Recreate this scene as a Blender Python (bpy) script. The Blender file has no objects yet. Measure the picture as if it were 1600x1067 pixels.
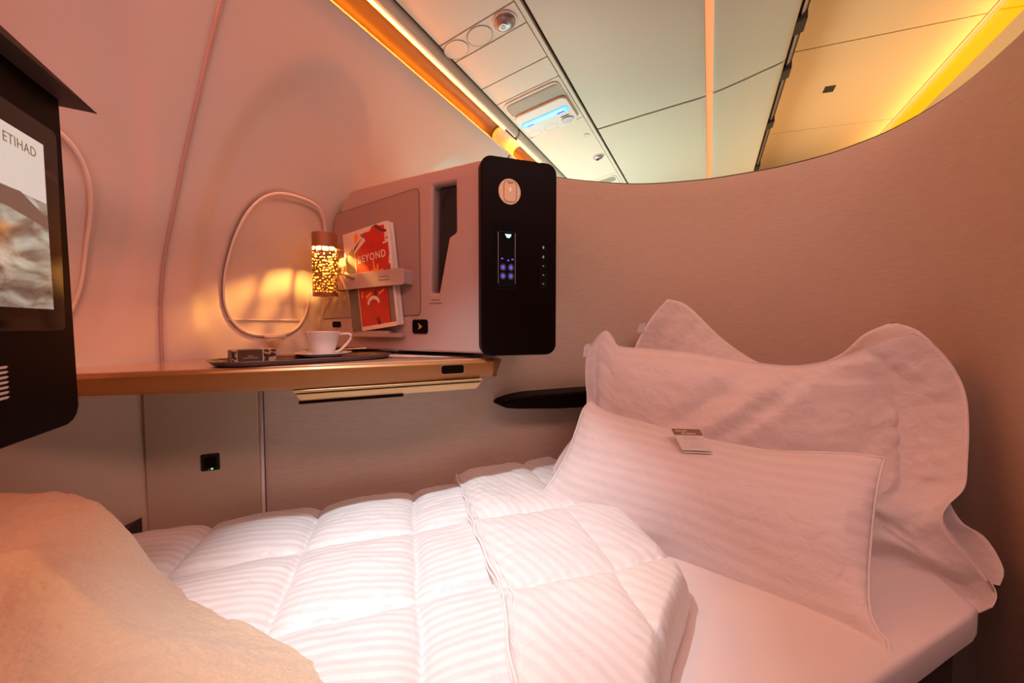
import bpy, bmesh, math, random
from mathutils import Vector, Matrix, noise
from mathutils.bvhtree import BVHTree
random.seed(7)
pi = math.pi
SC = bpy.context.scene
COL = SC.collection
CZ = 0.95                                  # eye height above the cabin floor

# ---------------------------------------------------------------- camera
cd = bpy.data.cameras.new('camera'); cam = bpy.data.objects.new('camera', cd); COL.objects.link(cam)
cd.sensor_width = 36; cd.lens = 13.5; cd.clip_start = .02
cam.location = (0, 0, CZ)
cam.rotation_euler = (math.radians(90 - 2.38), 0, math.radians(-24.2))
SC.camera = cam
# ---------------------------------------------------------------- world, exposure
w = bpy.data.worlds.new('cabin_air'); SC.world = w; w.use_nodes = True
w.node_tree.nodes['Background'].inputs[0].default_value = (1, .62, .55, 1)
w.node_tree.nodes['Background'].inputs[1].default_value = .06
SC.view_settings.view_transform = 'Standard'; SC.view_settings.look = 'None'
SC.view_settings.gamma = 1; SC.view_settings.use_curve_mapping = False
SC.view_settings.exposure = -0.04

# cabin frame: a = towards the aisle, l = along the aircraft (world X/Y follow the suite)
CA, SA = .6244, .7811
def AF(a, l, z): return Vector((CA*a + SA*l, -SA*a + CA*l, z + CZ))
def U(u, v, z): return Vector((u, v, z + CZ))

def area(name, loc, target, sx, sy, energy, color, spread=180):
    L = bpy.data.lights.new(name, 'AREA'); L.shape = 'RECTANGLE'; L.size = sx; L.size_y = sy
    L.energy = energy; L.color = color; L.spread = math.radians(spread)
    o = bpy.data.objects.new(name, L); COL.objects.link(o); o.location = loc
    o.rotation_euler = (Vector(target) - Vector(loc)).to_track_quat('-Z', 'Y').to_euler()
    return o
# pink mood light of the cabin, from the aisle ceiling behind the viewer
area('mood_light_aisle', AF(.60, .10, 1.20), AF(-.6, .9, -.2), 1.6, .5, 22, (1, .585, .555))
# pink wash along the window side, above and behind the viewer
area('mood_light_side', AF(-.30, -.45, .86), AF(-1.2, .75, .15), .9, .25, 8, (1, .30, .27))
# added fill lamps hidden beyond the privacy shell, for the ceiling and sidewall
area('added_ceiling_fill', U(1.3, 2.3, -.1), U(1.1, 2.2, 1.0), 1.1, .8, 22, (.86, 1, .84))
area('added_wall_fill', U(.55, 2.1, .2), AF(-1.0, 1.4, .5), .5, .3, 2.5, (1, .72, .60))
# this suite's reading light
sp = bpy.data.lights.new('reading_light_beam', 'SPOT'); sp.energy = 84; sp.color = (.84, .95, 1)
sp.spot_size = math.radians(50); sp.spot_blend = 1; sp.shadow_soft_size = .02
so = bpy.data.objects.new('reading_light_beam', sp); COL.objects.link(so)
so.location = AF(-.545, .30, .885)
so.rotation_euler = (U(.18, .80, -.49) - so.location).to_track_quat('-Z', 'Y').to_euler()

# ---------------------------------------------------------------- materials
def nt(name):
    m = bpy.data.materials.new(name); m.use_nodes = True
    n = m.node_tree.nodes; return m, n, m.node_tree.links, n['Principled BSDF']
def mat(name, col, rough=.5, metal=0, bump=0, scale=200, em=None, es=0, var=0, coat=0, sheen=0, stretch=None):
    m, n, k, b = nt(name)
    b.inputs['Base Color'].default_value = (*col, 1); b.inputs['Roughness'].default_value = rough
    b.inputs['Metallic'].default_value = metal
    if coat: b.inputs['Coat Weight'].default_value = coat; b.inputs['Coat Roughness'].default_value = .08
    if sheen: b.inputs['Sheen Weight'].default_value = sheen; b.inputs['Sheen Roughness'].default_value = .4
    if em: b.inputs['Emission Color'].default_value = (*em, 1); b.inputs['Emission Strength'].default_value = es
    tc = n.new('ShaderNodeTexCoord'); mp = n.new('ShaderNodeMapping'); k.new(tc.outputs['Object'], mp.inputs[0])
    if stretch: mp.inputs['Scale'].default_value = stretch
    nz = n.new('ShaderNodeTexNoise'); nz.inputs['Scale'].default_value = scale; nz.inputs['Detail'].default_value = 4
    k.new(mp.outputs[0], nz.inputs['Vector'])
    v = var or .04
    mx = n.new('ShaderNodeMix'); mx.data_type = 'RGBA'
    mx.inputs['A'].default_value = (*[c*(1-v) for c in col], 1); mx.inputs['B'].default_value = (*[min(1, c*(1+v)) for c in col], 1)
    k.new(nz.outputs[0], mx.inputs['Factor']); k.new(mx.outputs['Result'], b.inputs['Base Color'])
    if bump:
        bp = n.new('ShaderNodeBump'); bp.inputs['Strength'].default_value = bump; bp.inputs['Distance'].default_value = .002
        k.new(nz.outputs[0], bp.inputs['Height']); k.new(bp.outputs[0], b.inputs['Normal'])
    return m
def satin(name, col, period, lo=.78, axis=1):
    """woven satin-stripe cotton: stripes follow the cloth's own UV (metres)"""
    m, n, k, b = nt(name)
    b.inputs['Sheen Weight'].default_value = .25
    uv = n.new('ShaderNodeUVMap'); sx = n.new('ShaderNodeSeparateXYZ'); k.new(uv.outputs[0], sx.inputs[0])
    mu = n.new('ShaderNodeMath'); mu.operation = 'MULTIPLY'; mu.inputs[1].default_value = 2*pi/period
    k.new(sx.outputs[axis], mu.inputs[0])
    s = n.new('ShaderNodeMath'); s.operation = 'SINE'; k.new(mu.outputs[0], s.inputs[0])
    mr = n.new('ShaderNodeMapRange'); mr.inputs[1].default_value = -.35; mr.inputs[2].default_value = .35
    k.new(s.outputs[0], mr.inputs[0])
    mx = n.new('ShaderNodeMix'); mx.data_type = 'RGBA'
    mx.inputs['A'].default_value = (*[c*lo for c in col], 1); mx.inputs['B'].default_value = (*col, 1)
    k.new(mr.outputs[0], mx.inputs['Factor']); k.new(mx.outputs['Result'], b.inputs['Base Color'])
    rr = n.new('ShaderNodeMapRange'); rr.inputs[3].default_value = .42; rr.inputs[4].default_value = .7
    k.new(mr.outputs[0], rr.inputs[0]); k.new(rr.outputs[0], b.inputs['Roughness'])
    tc = n.new('ShaderNodeTexCoord'); nz = n.new('ShaderNodeTexNoise'); nz.inputs['Scale'].default_value = 26; nz.inputs['Detail'].default_value = 3
    nz.inputs['Distortion'].default_value = .8
    k.new(tc.outputs['Object'], nz.inputs['Vector'])
    bp = n.new('ShaderNodeBump'); bp.inputs['Strength'].default_value = .35; bp.inputs['Distance'].default_value = .012
    k.new(nz.outputs[0], bp.inputs['Height']); k.new(bp.outputs[0], b.inputs['Normal'])
    return m
def glow(name, col, s):
    m, n, k, b = nt(name); b.inputs['Base Color'].default_value = (*[c*.5 for c in col], 1)
    b.inputs['Emission Color'].default_value = (*col, 1); b.inputs['Emission Strength'].default_value = s
    return m
M = {}
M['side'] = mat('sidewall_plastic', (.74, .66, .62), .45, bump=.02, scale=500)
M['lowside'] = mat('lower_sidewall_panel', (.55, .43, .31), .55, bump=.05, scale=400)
M['shade'] = mat('window_shade_plastic', (.76, .68, .62), .35)
M['rim'] = mat('window_rim_plastic', (.86, .78, .72), .3)
M['seam'] = mat('seam_rubber', (.50, .36, .36), .6)
M['dark'] = mat('dark_gap', (.02, .018, .016), .7)
M['ceil'] = mat('ceiling_plastic', (.60, .61, .53), .5)
M['psu'] = mat('service_panel_plastic', (.70, .68, .60), .5)
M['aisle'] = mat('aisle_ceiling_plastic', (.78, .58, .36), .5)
M['linen'] = mat('linen_wall_covering', (.60, .50, .42), .75, bump=.5, scale=60, var=.10, stretch=(1, 1, 14), sheen=.1)
M['cabinet'] = mat('cabinet_laminate', (.48, .385, .28), .55, bump=.05, scale=400)
M['trimdark'] = mat('dark_edge_trim', (.10, .065, .055), .5)
M['console'] = mat('console_plastic', (.40, .30, .28), .5, bump=.08, scale=700)
M['door'] = mat('console_door_plastic', (.31, .215, .20), .45, bump=.08, scale=700)
M['black'] = mat('dark_brown_lacquer', (.0055, .0022, .0018), .42)
M['black'].node_tree.nodes['Principled BSDF'].inputs['Specular IOR Level'].default_value = .06
M['black2'] = mat('black_glass', (.006, .005, .006), .08)
M['grey'] = mat('grey_metal', (.35, .32, .34), .35, metal=.6)
M['gold'] = mat('champagne_gold', (.55, .38, .19), .36, metal=.55, var=.06, scale=40)
M['wood'] = mat('bronze_table_lacquer', (.30, .125, .032), .38, metal=.3, coat=.1, var=.06, scale=40)
M['tabletop'] = mat('table_top_lacquer', (.42, .23, .14), .22, coat=.6, var=.1, scale=25)
M['disc'] = mat('satin_brass', (.80, .66, .42), .45)
M['white'] = mat('white_plastic', (.78, .77, .76), .4)
M['paper'] = mat('white_paper', (.70, .67, .65), .7)
M['porc'] = mat('porcelain', (.80, .76, .72), .15, coat=.4)
M['tray'] = mat('dark_tray', (.07, .035, .035), .3, coat=.3)
M['steel'] = mat('polished_steel', (.7, .68, .66), .15, metal=1)
M['boxbrown'] = mat('box_brown', (.10, .045, .03), .5)
M['foil'] = mat('foil', (.6, .55, .65), .2, metal=1)
M['red'] = mat('cover_red', (.46, .02, .008), .4, var=.35, scale=22)
M['cream'] = mat('cover_cream', (.72, .60, .50), .4)
M['orange'] = mat('cover_orange', (.85, .25, .03), .4)
M['covergrey'] = mat('cover_grey', (.11, .09, .08), .4)
M['brown'] = mat('cover_brown', (.12, .025, .015), .4)
M['cardbrown'] = mat('card_brown', (.20, .10, .03), .5)
M['ink'] = mat('ink', (.22, .13, .11), .6)
M['inkgold'] = mat('ink_gold', (.55, .38, .18), .4)
M['screwtext'] = mat('pale_print', (.55, .48, .46), .5)
M['satin'] = satin('satin_stripe_duvet', (.80, .79, .79), .019, .89)
M['satinf'] = satin('satin_stripe_turned', (.80, .78, .77), .022, .93, 0)
M['satinp'] = satin('satin_stripe_pillow', (.80, .74, .73), .026, .94)
M['satinb'] = satin('satin_stripe_pillowcase', (.80, .73, .70), .030, .97)
M['sheet'] = mat('cotton_sheet', (.80, .73, .70), .8, bump=.25, scale=9, sheen=.2)
M['piping'] = mat('cotton_piping', (.82, .78, .76), .7)
M['fleece'] = mat('fleece', (.66, .53, .38), 1, bump=1.0, scale=160, var=.10, sheen=.6)
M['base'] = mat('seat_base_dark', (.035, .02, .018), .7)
M['carpet'] = mat('carpet', (.05, .035, .03), 1, bump=.5, scale=300)
M['shadeout'] = mat('lamp_bronze', (.30, .13, .05), .4, metal=.3)
M['shadein'] = mat('lamp_inner_gold', (.92, .72, .22), .6)
M['led'] = glow('cove_led', (1, .20, .008), 110)
M['led2'] = glow('aisle_cove_led', (1, .44, .006), 1.05)
M['trough'] = mat('cove_trough', (.07, .06, .045), .45)
M['binstrip'] = glow('bin_emissive_strip', (1, .38, .15), .8)
M['bulb'] = glow('lamp_bulb', (1, .47, .09), 14000)
M['blue'] = glow('blue_sign', (.05, .36, 1), 2.0)
M['cyan'] = glow('pale_blue_sign', (.30, .80, 1), 1.35)
M['btn'] = glow('blue_button', (.12, .13, .9), .55)
M['icon'] = glow('white_icon', (.55, 1, .95), 1.0)
M['green'] = glow('green_indicator', (.1, 1, .15), 3)
M['warmlens'] = glow('small_lens', (1, .7, .35), .5)
def screen_mat():
    m, n, k, b = nt('screen_picture')
    tc = n.new('ShaderNodeTexCoord'); mp = n.new('ShaderNodeMapping'); mp.inputs['Scale'].default_value = (1, 9, 22)
    k.new(tc.outputs['Object'], mp.inputs[0])
    nz = n.new('ShaderNodeTexNoise'); nz.inputs['Scale'].default_value = 1.6; nz.inputs['Detail'].default_value = 6; nz.inputs['Distortion'].default_value = .5
    k.new(mp.outputs[0], nz.inputs['Vector'])
    cr = n.new('ShaderNodeValToRGB'); e = cr.color_ramp.elements
    e[0].position = .32; e[0].color = (.12, .06, .04, 1); e[1].position = .68; e[1].color = (.80, .76, .62, 1)
    x = e.new(.45); x.color = (.34, .22, .16, 1); x = e.new(.56); x.color = (.60, .50, .38, 1)
    k.new(nz.outputs[0], cr.inputs[0])
    b.inputs['Base Color'].default_value = (.01, .01, .01, 1); b.inputs['Roughness'].default_value = .12
    k.new(cr.outputs[0], b.inputs['Emission Color']); b.inputs['Emission Strength'].default_value = .62
    return m
M['screen'] = screen_mat()
M['screensky'] = glow('screen_sky', (.66, .66, .60), .7)
M['screenband'] = glow('screen_band', (.20, .12, .09), .6)
M['screenink'] = glow('screen_lettering', (.30, .22, .12), .35)
M['grille'] = mat('speaker_grille', (.30, .29, .25), .6)
M['groove'] = mat('panel_groove', (.20, .16, .13), .7)

# ---------------------------------------------------------------- mesh helpers
class MB:
    def __init__(s): s.v = []; s.f = []; s.uv = None; s.mi = []
    def add(s, vs, fs, mi=0):
        o = len(s.v); s.v += [Vector(p) for p in vs]; s.f += [tuple(i + o for i in f) for f in fs]; s.mi += [mi]*len(fs); return s
    def prism(s, bot, top, mi=0):
        n = len(bot); return s.add(list(bot) + list(top),
            [tuple(range(n))[::-1], tuple(range(n, 2*n))] + [(i, (i+1) % n, n + (i+1) % n, n + i) for i in range(n)], mi)
    def plate(s, F, out, d0, d1, mi=0):
        return s.prism([F(x, y, d0) for x, y in out], [F(x, y, d1) for x, y in out], mi)
    def grid(s, fn, nu, nv, mi=0, closeu=False):
        vs = [fn(i, j) for j in range(nv) for i in range(nu)]
        fs = []
        for j in range(nv-1):
            for i in range(nu if closeu else nu-1):
                a = j*nu + i; b = j*nu + (i+1) % nu
                fs.append((a, b, b+nu, a+nu))
        return s.add(vs, fs, mi)
    def tube(s, pts, r, n=8, closed=False, mi=0):
        pts = [Vector(p) for p in pts]; m = len(pts); vs = []
        up = Vector((0, 0, 1))
        for i, p in enumerate(pts):
            t = (pts[(i+1) % m] - pts[i-1]) if closed else (pts[min(i+1, m-1)] - pts[max(i-1, 0)])
            t.normalize(); x = t.cross(up)
            if x.length < .1: x = t.cross(Vector((1, 0, 0)))
            x.normalize(); y = t.cross(x)
            rr = r(i/(m-1)) if callable(r) else r
            vs += [p + (x*math.cos(2*pi*k/n) + y*math.sin(2*pi*k/n))*rr for k in range(n)]
        fs = []
        for i in range(m if closed else m-1):
            for k in range(n):
                a = i*n + k; b = i*n + (k+1) % n; c = ((i+1) % m)*n
                fs.append((a, b, c + (k+1) % n, c + k))
        if not closed: fs += [tuple(range(n))[::-1], tuple(range((m-1)*n, m*n))]
        return s.add(vs, fs, mi)
    def lathe(s, base, prof, n=40, mi=0):
        base = Vector(base); vs = [base + Vector((r*math.cos(2*pi*i/n), r*math.sin(2*pi*i/n), z)) for r, z in prof for i in range(n)]
        fs = []
        for j in range(len(prof)-1):
            for i in range(n):
                a = j*n + i; b = j*n + (i+1) % n; fs.append((a, b, b+n, a+n))
        return s.add(vs, fs, mi)
WL = {}
def prop(o, label=None, cat=None, group=None, kind=None):
    if label: o['label'] = label
    if cat: o['category'] = cat
    if group: o['group'] = group
    if kind: o['kind'] = kind
    return o
def obj(name, mb, m, parent=None, smooth=False, bevel=0, seg=2, solid=0, uvs=None, angle=40):
    me = bpy.data.meshes.new(name)
    if parent is not None: base = WL[parent.name]
    else:
        lo = [min(p[i] for p in mb.v) for i in range(3)]; hi = [max(p[i] for p in mb.v) for i in range(3)]
        base = Vector(((lo[0]+hi[0])/2, (lo[1]+hi[1])/2, lo[2]))
    me.from_pydata([p - base for p in mb.v], [], mb.f)
    for mm in (m if isinstance(m, (list, tuple)) else [m]): me.materials.append(mm)
    for p, i in zip(me.polygons, mb.mi): p.material_index = i
    if uvs:
        l = me.uv_layers.new(name='UVMap')
        for p in me.polygons:
            for li in p.loop_indices: l.data[li].uv = uvs[me.loops[li].vertex_index]
    bm = bmesh.new(); bm.from_mesh(me)
    if not uvs: bmesh.ops.remove_doubles(bm, verts=bm.verts, dist=1e-6)
    bmesh.ops.recalc_face_normals(bm, faces=bm.faces); bm.to_mesh(me); bm.free()
    o = bpy.data.objects.new(name, me); COL.objects.link(o)
    if parent is None: o.location = base
    else: o.parent = parent
    WL[o.name] = base
    if smooth:
        me.shade_smooth()
    if bevel:
        b = o.modifiers.new('bevel', 'BEVEL'); b.width = bevel; b.segments = seg; b.limit_method = 'ANGLE'; b.angle_limit = math.radians(35)
        me.shade_smooth()
        b.harden_normals = True
    if solid:
        b = o.modifiers.new('solid', 'SOLIDIFY'); b.thickness = solid; b.offset = 0
    return o
def thing(name, base, label, cat, group=None):
    o = bpy.data.objects.new(name, None); COL.objects.link(o); o.location = base; o.empty_display_size = .05
    WL[o.name] = Vector(base); return prop(o, label, cat, group)
def rrect(x0, y0, x1, y1, r, n=6):
    out = []
    for cx, cy, a in ((x1-r, y1-r, 0), (x0+r, y1-r, pi/2), (x0+r, y0+r, pi), (x1-r, y0+r, 1.5*pi)):
        out += [(cx + r*math.cos(a + pi/2*i/n), cy + r*math.sin(a + pi/2*i/n)) for i in range(n+1)]
    return out
def circ(cx, cy, r, n=32, ry=None):
    return [(cx + r*math.cos(2*pi*i/n), cy + (ry or r)*math.sin(2*pi*i/n)) for i in range(n)]
def ringplate(mb, F, out, d0, d1, wdt=.0015, mi=0):
    """thin closed line following an outline"""
    cx = sum(p[0] for p in out)/len(out); cy = sum(p[1] for p in out)/len(out)
    inn = []
    n = len(out)
    for i in range(n):
        a = Vector(out[i-1]); b = Vector(out[(i+1) % n]); t = (b - a).normalized(); q = Vector(out[i]) + Vector((-t.y, t.x))*wdt
        inn.append((q.x, q.y))
    vs = [F(x, y, d1) for x, y in out] + [F(x, y, d1) for x, y in inn]
    return mb.add(vs, [(i, (i+1) % n, n + (i+1) % n, n + i) for i in range(n)], mi)
def text(name, s, size, F, x, y, d, m, parent, rot=0, depth=.0004, align='LEFT', spacing=1, sx=1, fat=0):
    c = bpy.data.curves.new(name, 'FONT'); c.body = s; c.size = size; c.extrude = depth; c.offset = fat; c.align_x = align; c.space_character = spacing
    c.resolution_u = 3
    t = bpy.data.objects.new(name, c); COL.objects.link(t)
    dg = bpy.context.evaluated_depsgraph_get(); me = bpy.data.meshes.new_from_object(t.evaluated_get(dg))
    mb = MB(); ca, sa = math.cos(rot), math.sin(rot)
    mb.add([F(x + (v.co.x*sx*ca - v.co.y*sa), y + (v.co.x*sx*sa + v.co.y*ca), d + v.co.z) for v in me.vertices], [tuple(p.vertices) for p in me.polygons])
    bpy.data.objects.remove(t); bpy.data.curves.remove(c)
    return obj(name, mb, m, parent)
def lerp(tab, x):
    if x <= tab[0][0]: return tab[0][1]
    for (a, p), (b, q) in zip(tab, tab[1:]):
        if x <= b:
            t = (x-a)/(b-a); return p + (q-p)*t
    return tab[-1][1]
def smooth(t): t = max(0, min(1, t)); return t*t*(3-2*t)
def catmull(P, n):
    P = [Vector(p) for p in P]; out = []
    for i in range(len(P)-1):
        p0 = P[max(i-1, 0)]; p1 = P[i]; p2 = P[i+1]; p3 = P[min(i+2, len(P)-1)]
        for k in range(n):
            t = k/n
            out.append(.5*((2*p1) + (p2-p0)*t + (2*p0-5*p1+4*p2-p3)*t*t + (3*p1-p0-3*p2+p3)*t**3))
    out.append(P[-1]); return out
# viewing rays of the photograph, used only to measure where surfaces lie
def ray(px, py):
    x = (px-800)/600; y = -(py-533.5)/600; T = math.radians(2.38)
    r = Vector((x, math.cos(T) + y*math.sin(T), -math.sin(T) + y*math.cos(T)))
    B = math.radians(24.2)
    return Vector((r.x*math.cos(B) + r.y*math.sin(B), -r.x*math.sin(B) + r.y*math.cos(B), r.z))
def PX(px, py, dep):
    r = ray(px, py); B = math.radians(24.2)
    d = r.x*math.sin(B) + r.y*math.cos(B)
    return r*(dep/d) + Vector((0, 0, CZ))

# ================================================================ SETTING
# ---- floor
mb = MB(); mb.add([AF(-1.3, -1.5, -CZ), AF(2.5, -1.5, -CZ), AF(2.5, 6, -CZ), AF(-1.3, 6, -CZ)], [(0, 1, 2, 3)])
prop(obj('floor', mb, M['carpet']), kind='structure')
# ---- sidewall
PROF = [(-.95, 1.18), (-.6, 1.235), (-.3, 1.25), (0, 1.25), (.09, 1.24), (.175, 1.215), (.30, 1.15), (.396, 1.10), (.55, 1.01), (.706, .912), (.80, .845)]
PS = []
for p in catmull([Vector((z, d, 0)) for z, d in PROF], 12): PS.append((p.x, p.y))
WIN = [(.748, .176), (.195, .176), (1.375, .185), (1.98, .185)]
def sup(x, y, e): return (abs(x)**e + abs(y)**e)**(1/e)
def wall_d(l, z):
    D = lerp(PS, z)
    for lc, zc in WIN:
        if abs(l - lc) < .3:
            s = sup((l-lc)/.213, (z-.24)/.43, 2.3); D += .016*smooth((1.10-s)/.20)
            s2 = sup((l-lc)/.144, (z-zc)/.213, 2.9); D += .010*smooth((1.04-s2)/.08)
    return D
SEAMS = (.467, 1.63)
mb = MB()
l = -.9; ls = []
while l < 4.2: ls.append(l); l += .008 if l < 1.7 else .05
zs = [-.95 + i*.012 for i in range(int(1.75/.012)+1)] + [.80]
def wf(i, j):
    l, z = ls[i], zs[j]; D = wall_d(l, z)
    for s in SEAMS:
        if abs(l-s) < .0045: D += .006
    return AF(-D, l, z)
mb.grid(wf, len(ls), len(zs))
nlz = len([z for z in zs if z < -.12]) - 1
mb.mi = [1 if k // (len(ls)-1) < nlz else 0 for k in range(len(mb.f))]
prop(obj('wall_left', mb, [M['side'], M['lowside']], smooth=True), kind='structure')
for n_, s in enumerate(SEAMS):
    mb = MB(); mb.tube([AF(-wall_d(s-.0065, z)+.001, s-.002, z) for z in zs], .0042, 6)
    prop(obj('trim_%d' % (n_+1), mb, M['seam'], smooth=True), kind='structure')
# ---- windows: closed shades in moulded rims
for n_, (lc, zc) in enumerate(WIN[:2]):
    def wp(r, t, off):
        c, s = math.cos(t), math.sin(t); q = sup(c, s, 2.9)
        l_, z_ = lc + .137*r*c/q, zc + .208*r*s/q
        return l_, z_, off
    mb = MB()
    N = 96
    def rim(i, j):
        t = 2*pi*i/N; ph = 2*pi*j/8
        l_, z_, _ = wp(1 + .024*math.cos(ph), t, 0)
        return AF(-(wall_d(lc + (l_-lc)*1.12, zc + (z_-zc)*1.10)) + .0055*math.sin(ph) + .004, l_, z_)
    mb.grid(rim, N, 9, closeu=True)
    wo = prop(obj('window_%d' % (n_+1), mb, M['rim'], smooth=True), kind='structure')
    mb = MB()
    def pane(i, j):
        l_, z_, _ = wp(j/14, 2*pi*i/N, 0)
        return AF(-lerp(PS, z_) - .019, l_, z_)
    mb.grid(pane, N, 15, closeu=True)
    obj('window_shade', mb, M['shade'], wo, smooth=True)
    mb = MB()
    mb.tube([AF(-lerp(PS, zc-.150) - .015, lc - .12 + .24*i/12, zc-.158) for i in range(13)], .0022, 6)
    obj('shade_seam', mb, M['white'], wo, smooth=True)
    mb = MB()
    # pull knob at the bottom of the shade
    kb = AF(-1.236, lc, -.036)
    for z0, z1, rx in ((-.012, -.002, .026), (-.002, .004, .034)):
        o_ = [(AF(-1.236 + (.020 if math.sin(t) > 0 else .004)*math.sin(t)*(rx/.034), lc + rx*math.cos(t), 0)) for t in [2*pi*i/28 for i in range(28)]]
        mb.prism([p + Vector((0, 0, -.036+z0)) for p in o_], [p + Vector((0, 0, -.036+z1)) for p in o_])
    obj('shade_knob', mb, M['shade'], wo, bevel=.0015)

# ---- light cove on top of the sidewall
COVE = [(-.845, .798), (-.858, .806), (-.872, .826), (-.868, .850), (-.848, .868), (-.825, .870), (-.812, .862), (-.806, .852)]
cs = catmull([Vector((a, z, 0)) for a, z in COVE], 6)
def cove_section(l0, l1, nm, idx):
    mb = MB(); L_ = [l0, l1]
    mb.grid(lambda i, j: AF(cs[i].x, L_[j], cs[i].y), len(cs), 2)
    root = prop(obj(nm, mb, M['trough'], smooth=True), kind='structure')
    mb = MB(); mb.tube([AF(-.804, l0+.02, .848), AF(-.804, l1-.09, .848)], .0042, 8)
    obj('emissive_strip', mb, M['led'], root, smooth=True)
    mb = MB(); F = lambda a, z, l: AF(a, l, z)
    mb.plate(F, [(-.8465, .797), (-.8435, .7965), (-.8435, .803), (-.850, .809)], l0, l1)
    obj('cove_lip', mb, M['side'], root, bevel=.002)
    mb = MB(); mb.plate(F, [(-.799, .848), (-.790, .852), (-.781, .867), (-.781, .90), (-.806, .90), (-.804, .866)], l0, l1)
    obj('cove_upper_lip', mb, M['psu'], root, bevel=.002)
    return root
cove_section(-.9, 1.585, 'trim_3', 0)
cove_section(1.60, 4.5, 'trim_4', 1)
# joint cover between the two sections
mb = MB()
def jc(i, j):
    p = cs[i]; f = .006
    cx, cz = -.83, .84
    d = Vector((p.x-cx, p.y-cz)); d.normalize()
    return AF(p.x - d.x*f, (1.50, 1.53, 1.60, 1.67, 1.70)[j], p.y - d.y*f)
mb.grid(jc, len(cs)-6, 5)
prop(obj('trim_5', mb, M['psu'], smooth=True, solid=.003), kind='structure')

# ---- passenger service panels (outer ceiling)
def psu(a, l, d=0):
    k = .15; nrm = math.sqrt(1+k*k)
    return AF(a + d*k/nrm, l, .871 + (a + .772)*k - d/nrm)
PF = lambda l, a, d: psu(a, l, d)
cuts = [-.9, .35, .998, 1.082, 1.247, 1.36, 1.668, 2.35, 4.5]
mb = MB()
for c0, c1 in zip(cuts, cuts[1:]):
    mb.plate(PF, [(c0+.0018, -.766), (c1-.0018, -.766), (c1-.0018, -.506), (c0+.0018, -.506)], 0, -.012)
mb2 = MB(); mb2.plate(PF, [(-.9, -.80), (4.5, -.80), (4.5, -.46), (-.9, -.46)], -.014, -.03)
root = prop(obj('ceiling', mb, M['psu'], bevel=.001, seg=1), kind='structure')
obj('ceiling_gap', mb2, M['dark'], root)
mb = MB(); mb.plate(PF, [(-.9, -.503), (4.5, -.503), (4.5, -.490), (-.9, -.490)], .002, -.02)
obj('ceiling_rail', mb, M['psu'], root, bevel=.001)

# groove discs (blanked positions)
def ringline(a, l, r, rl=None, d=.0006, wdt=.0016):
    mb = MB(); rl = rl or r
    ringplate(mb, PF, circ(l, a, rl, 40, r), d, d, wdt); return mb
prop_b = []
for a, l in ((-.733, 1.040), (-.645, 1.040)):
    mb = MB(); mb.plate(PF, circ(l, a, .036, 40, .040), .001, -.002)
    o = thing('blanking_disc', psu(a, l), 'flat round blanking disc in the ceiling, ' + ('nearest the orange light strip' if a < -.7 else 'between its twin and the reading lamp'), 'ceiling disc')
    obj('disc', mb, M['psu'], o)
    obj('groove', ringline(a, l, .041, .037, .0012), M['groove'], o)
# reading lamp
def reading_lamp(a, l, r, label, tilt=.5):
    t = thing('reading_lamp', psu(a, l), label, 'lamp')
    # shallow ball socket
    mb = MB()
    rings = [(r*1.02, .0008), (r, .003), (r*.93, .004), (r*.86, .001), (r*.74, -.001)]
    for k in range(len(rings)-1):
        o0 = circ(l, a, rings[k][0], 40); o1 = circ(l, a, rings[k+1][0], 40)
        mb.add([PF(x, y, rings[k][1]) for x, y in o0] + [PF(x, y, rings[k+1][1]) for x, y in o1], [(i, (i+1) % 40, 40+(i+1) % 40, 40+i) for i in range(40)])
    obj('bezel', mb, M['white'], t, smooth=True)
    mb = MB()
    def ball(i, j):
        th = 2*pi*i/32; ph = .5*pi*j/8
        return PF(l + r*.86*math.sin(ph)*math.cos(th), a + r*.86*math.sin(ph)*math.sin(th), r*.42*math.cos(ph))
    mb.grid(ball, 32, 9, closeu=True); obj('ball', mb, M['grey'], t, smooth=True)
    mb = MB(); mb.plate(PF, circ(l - r*.1, a - r*.15, r*.36, 24), r*.30, r*.50); obj('lens_tube', mb, M['grey'], t, bevel=.001)
    mb = MB(); mb.plate(PF, circ(l - r*.1, a - r*.15, r*.22, 24), r*.48, r*.52); obj('lens', mb, M['black2'], t)
    return t
reading_lamp(-.558, 1.040, .037, 'silver swivel reading lamp beside two flat blanking discs')
reading_lamp(-.546, 2.08, .032, 'small silver reading lamp beyond the blue sign')
mb = MB(); mb.plate(PF, circ(1.823, -.538, .012, 24), .002, -.002)
t = thing('sensor_button', psu(-.538, 1.823), 'tiny round white button in the ceiling between the blue sign and far lamp', 'button')
obj('cap', mb, M['psu'], t); obj('groove', ringline(-.538, 1.823, .013, d=.0025, wdt=.0012), M['groove'], t)
# speaker and sign unit
t = thing('sign_and_speaker_unit', psu(-.63, 1.5), 'white ceiling unit with speaker grille and glowing blue sign', 'ceiling unit')
mb = MB(); mb.plate(PF, rrect(1.372, -.752, 1.66, -.517, .03), .004, -.006); obj('housing', mb, M['psu'], t, bevel=.003)
mb = MB(); mb.plate(PF, rrect(1.385, -.745, 1.475, -.522, .022), .0045, .0052)
obj('grille', mb, M['grille'], t)
mb = MB()
for k in range(34):
    a = -.738 + k*.0064
    mb.plate(PF, [(1.392, a), (1.462, a+.004), (1.462, a+.0062), (1.392, a+.0022)], .005, .0062)
obj('grille_bars', mb, M['psu'], t)
mb = MB(); mb.plate(PF, rrect(1.462, -.748, 1.652, -.520, .03), .004, .014); obj('sign_body', mb, M['white'], t, bevel=.004, seg=3)
mb = MB(); mb.plate(PF, rrect(1.518, -.742, 1.556, -.532, .014), .0143, .0165); obj('sign_glow_edge', mb, M['blue'], t, bevel=.001)
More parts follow.
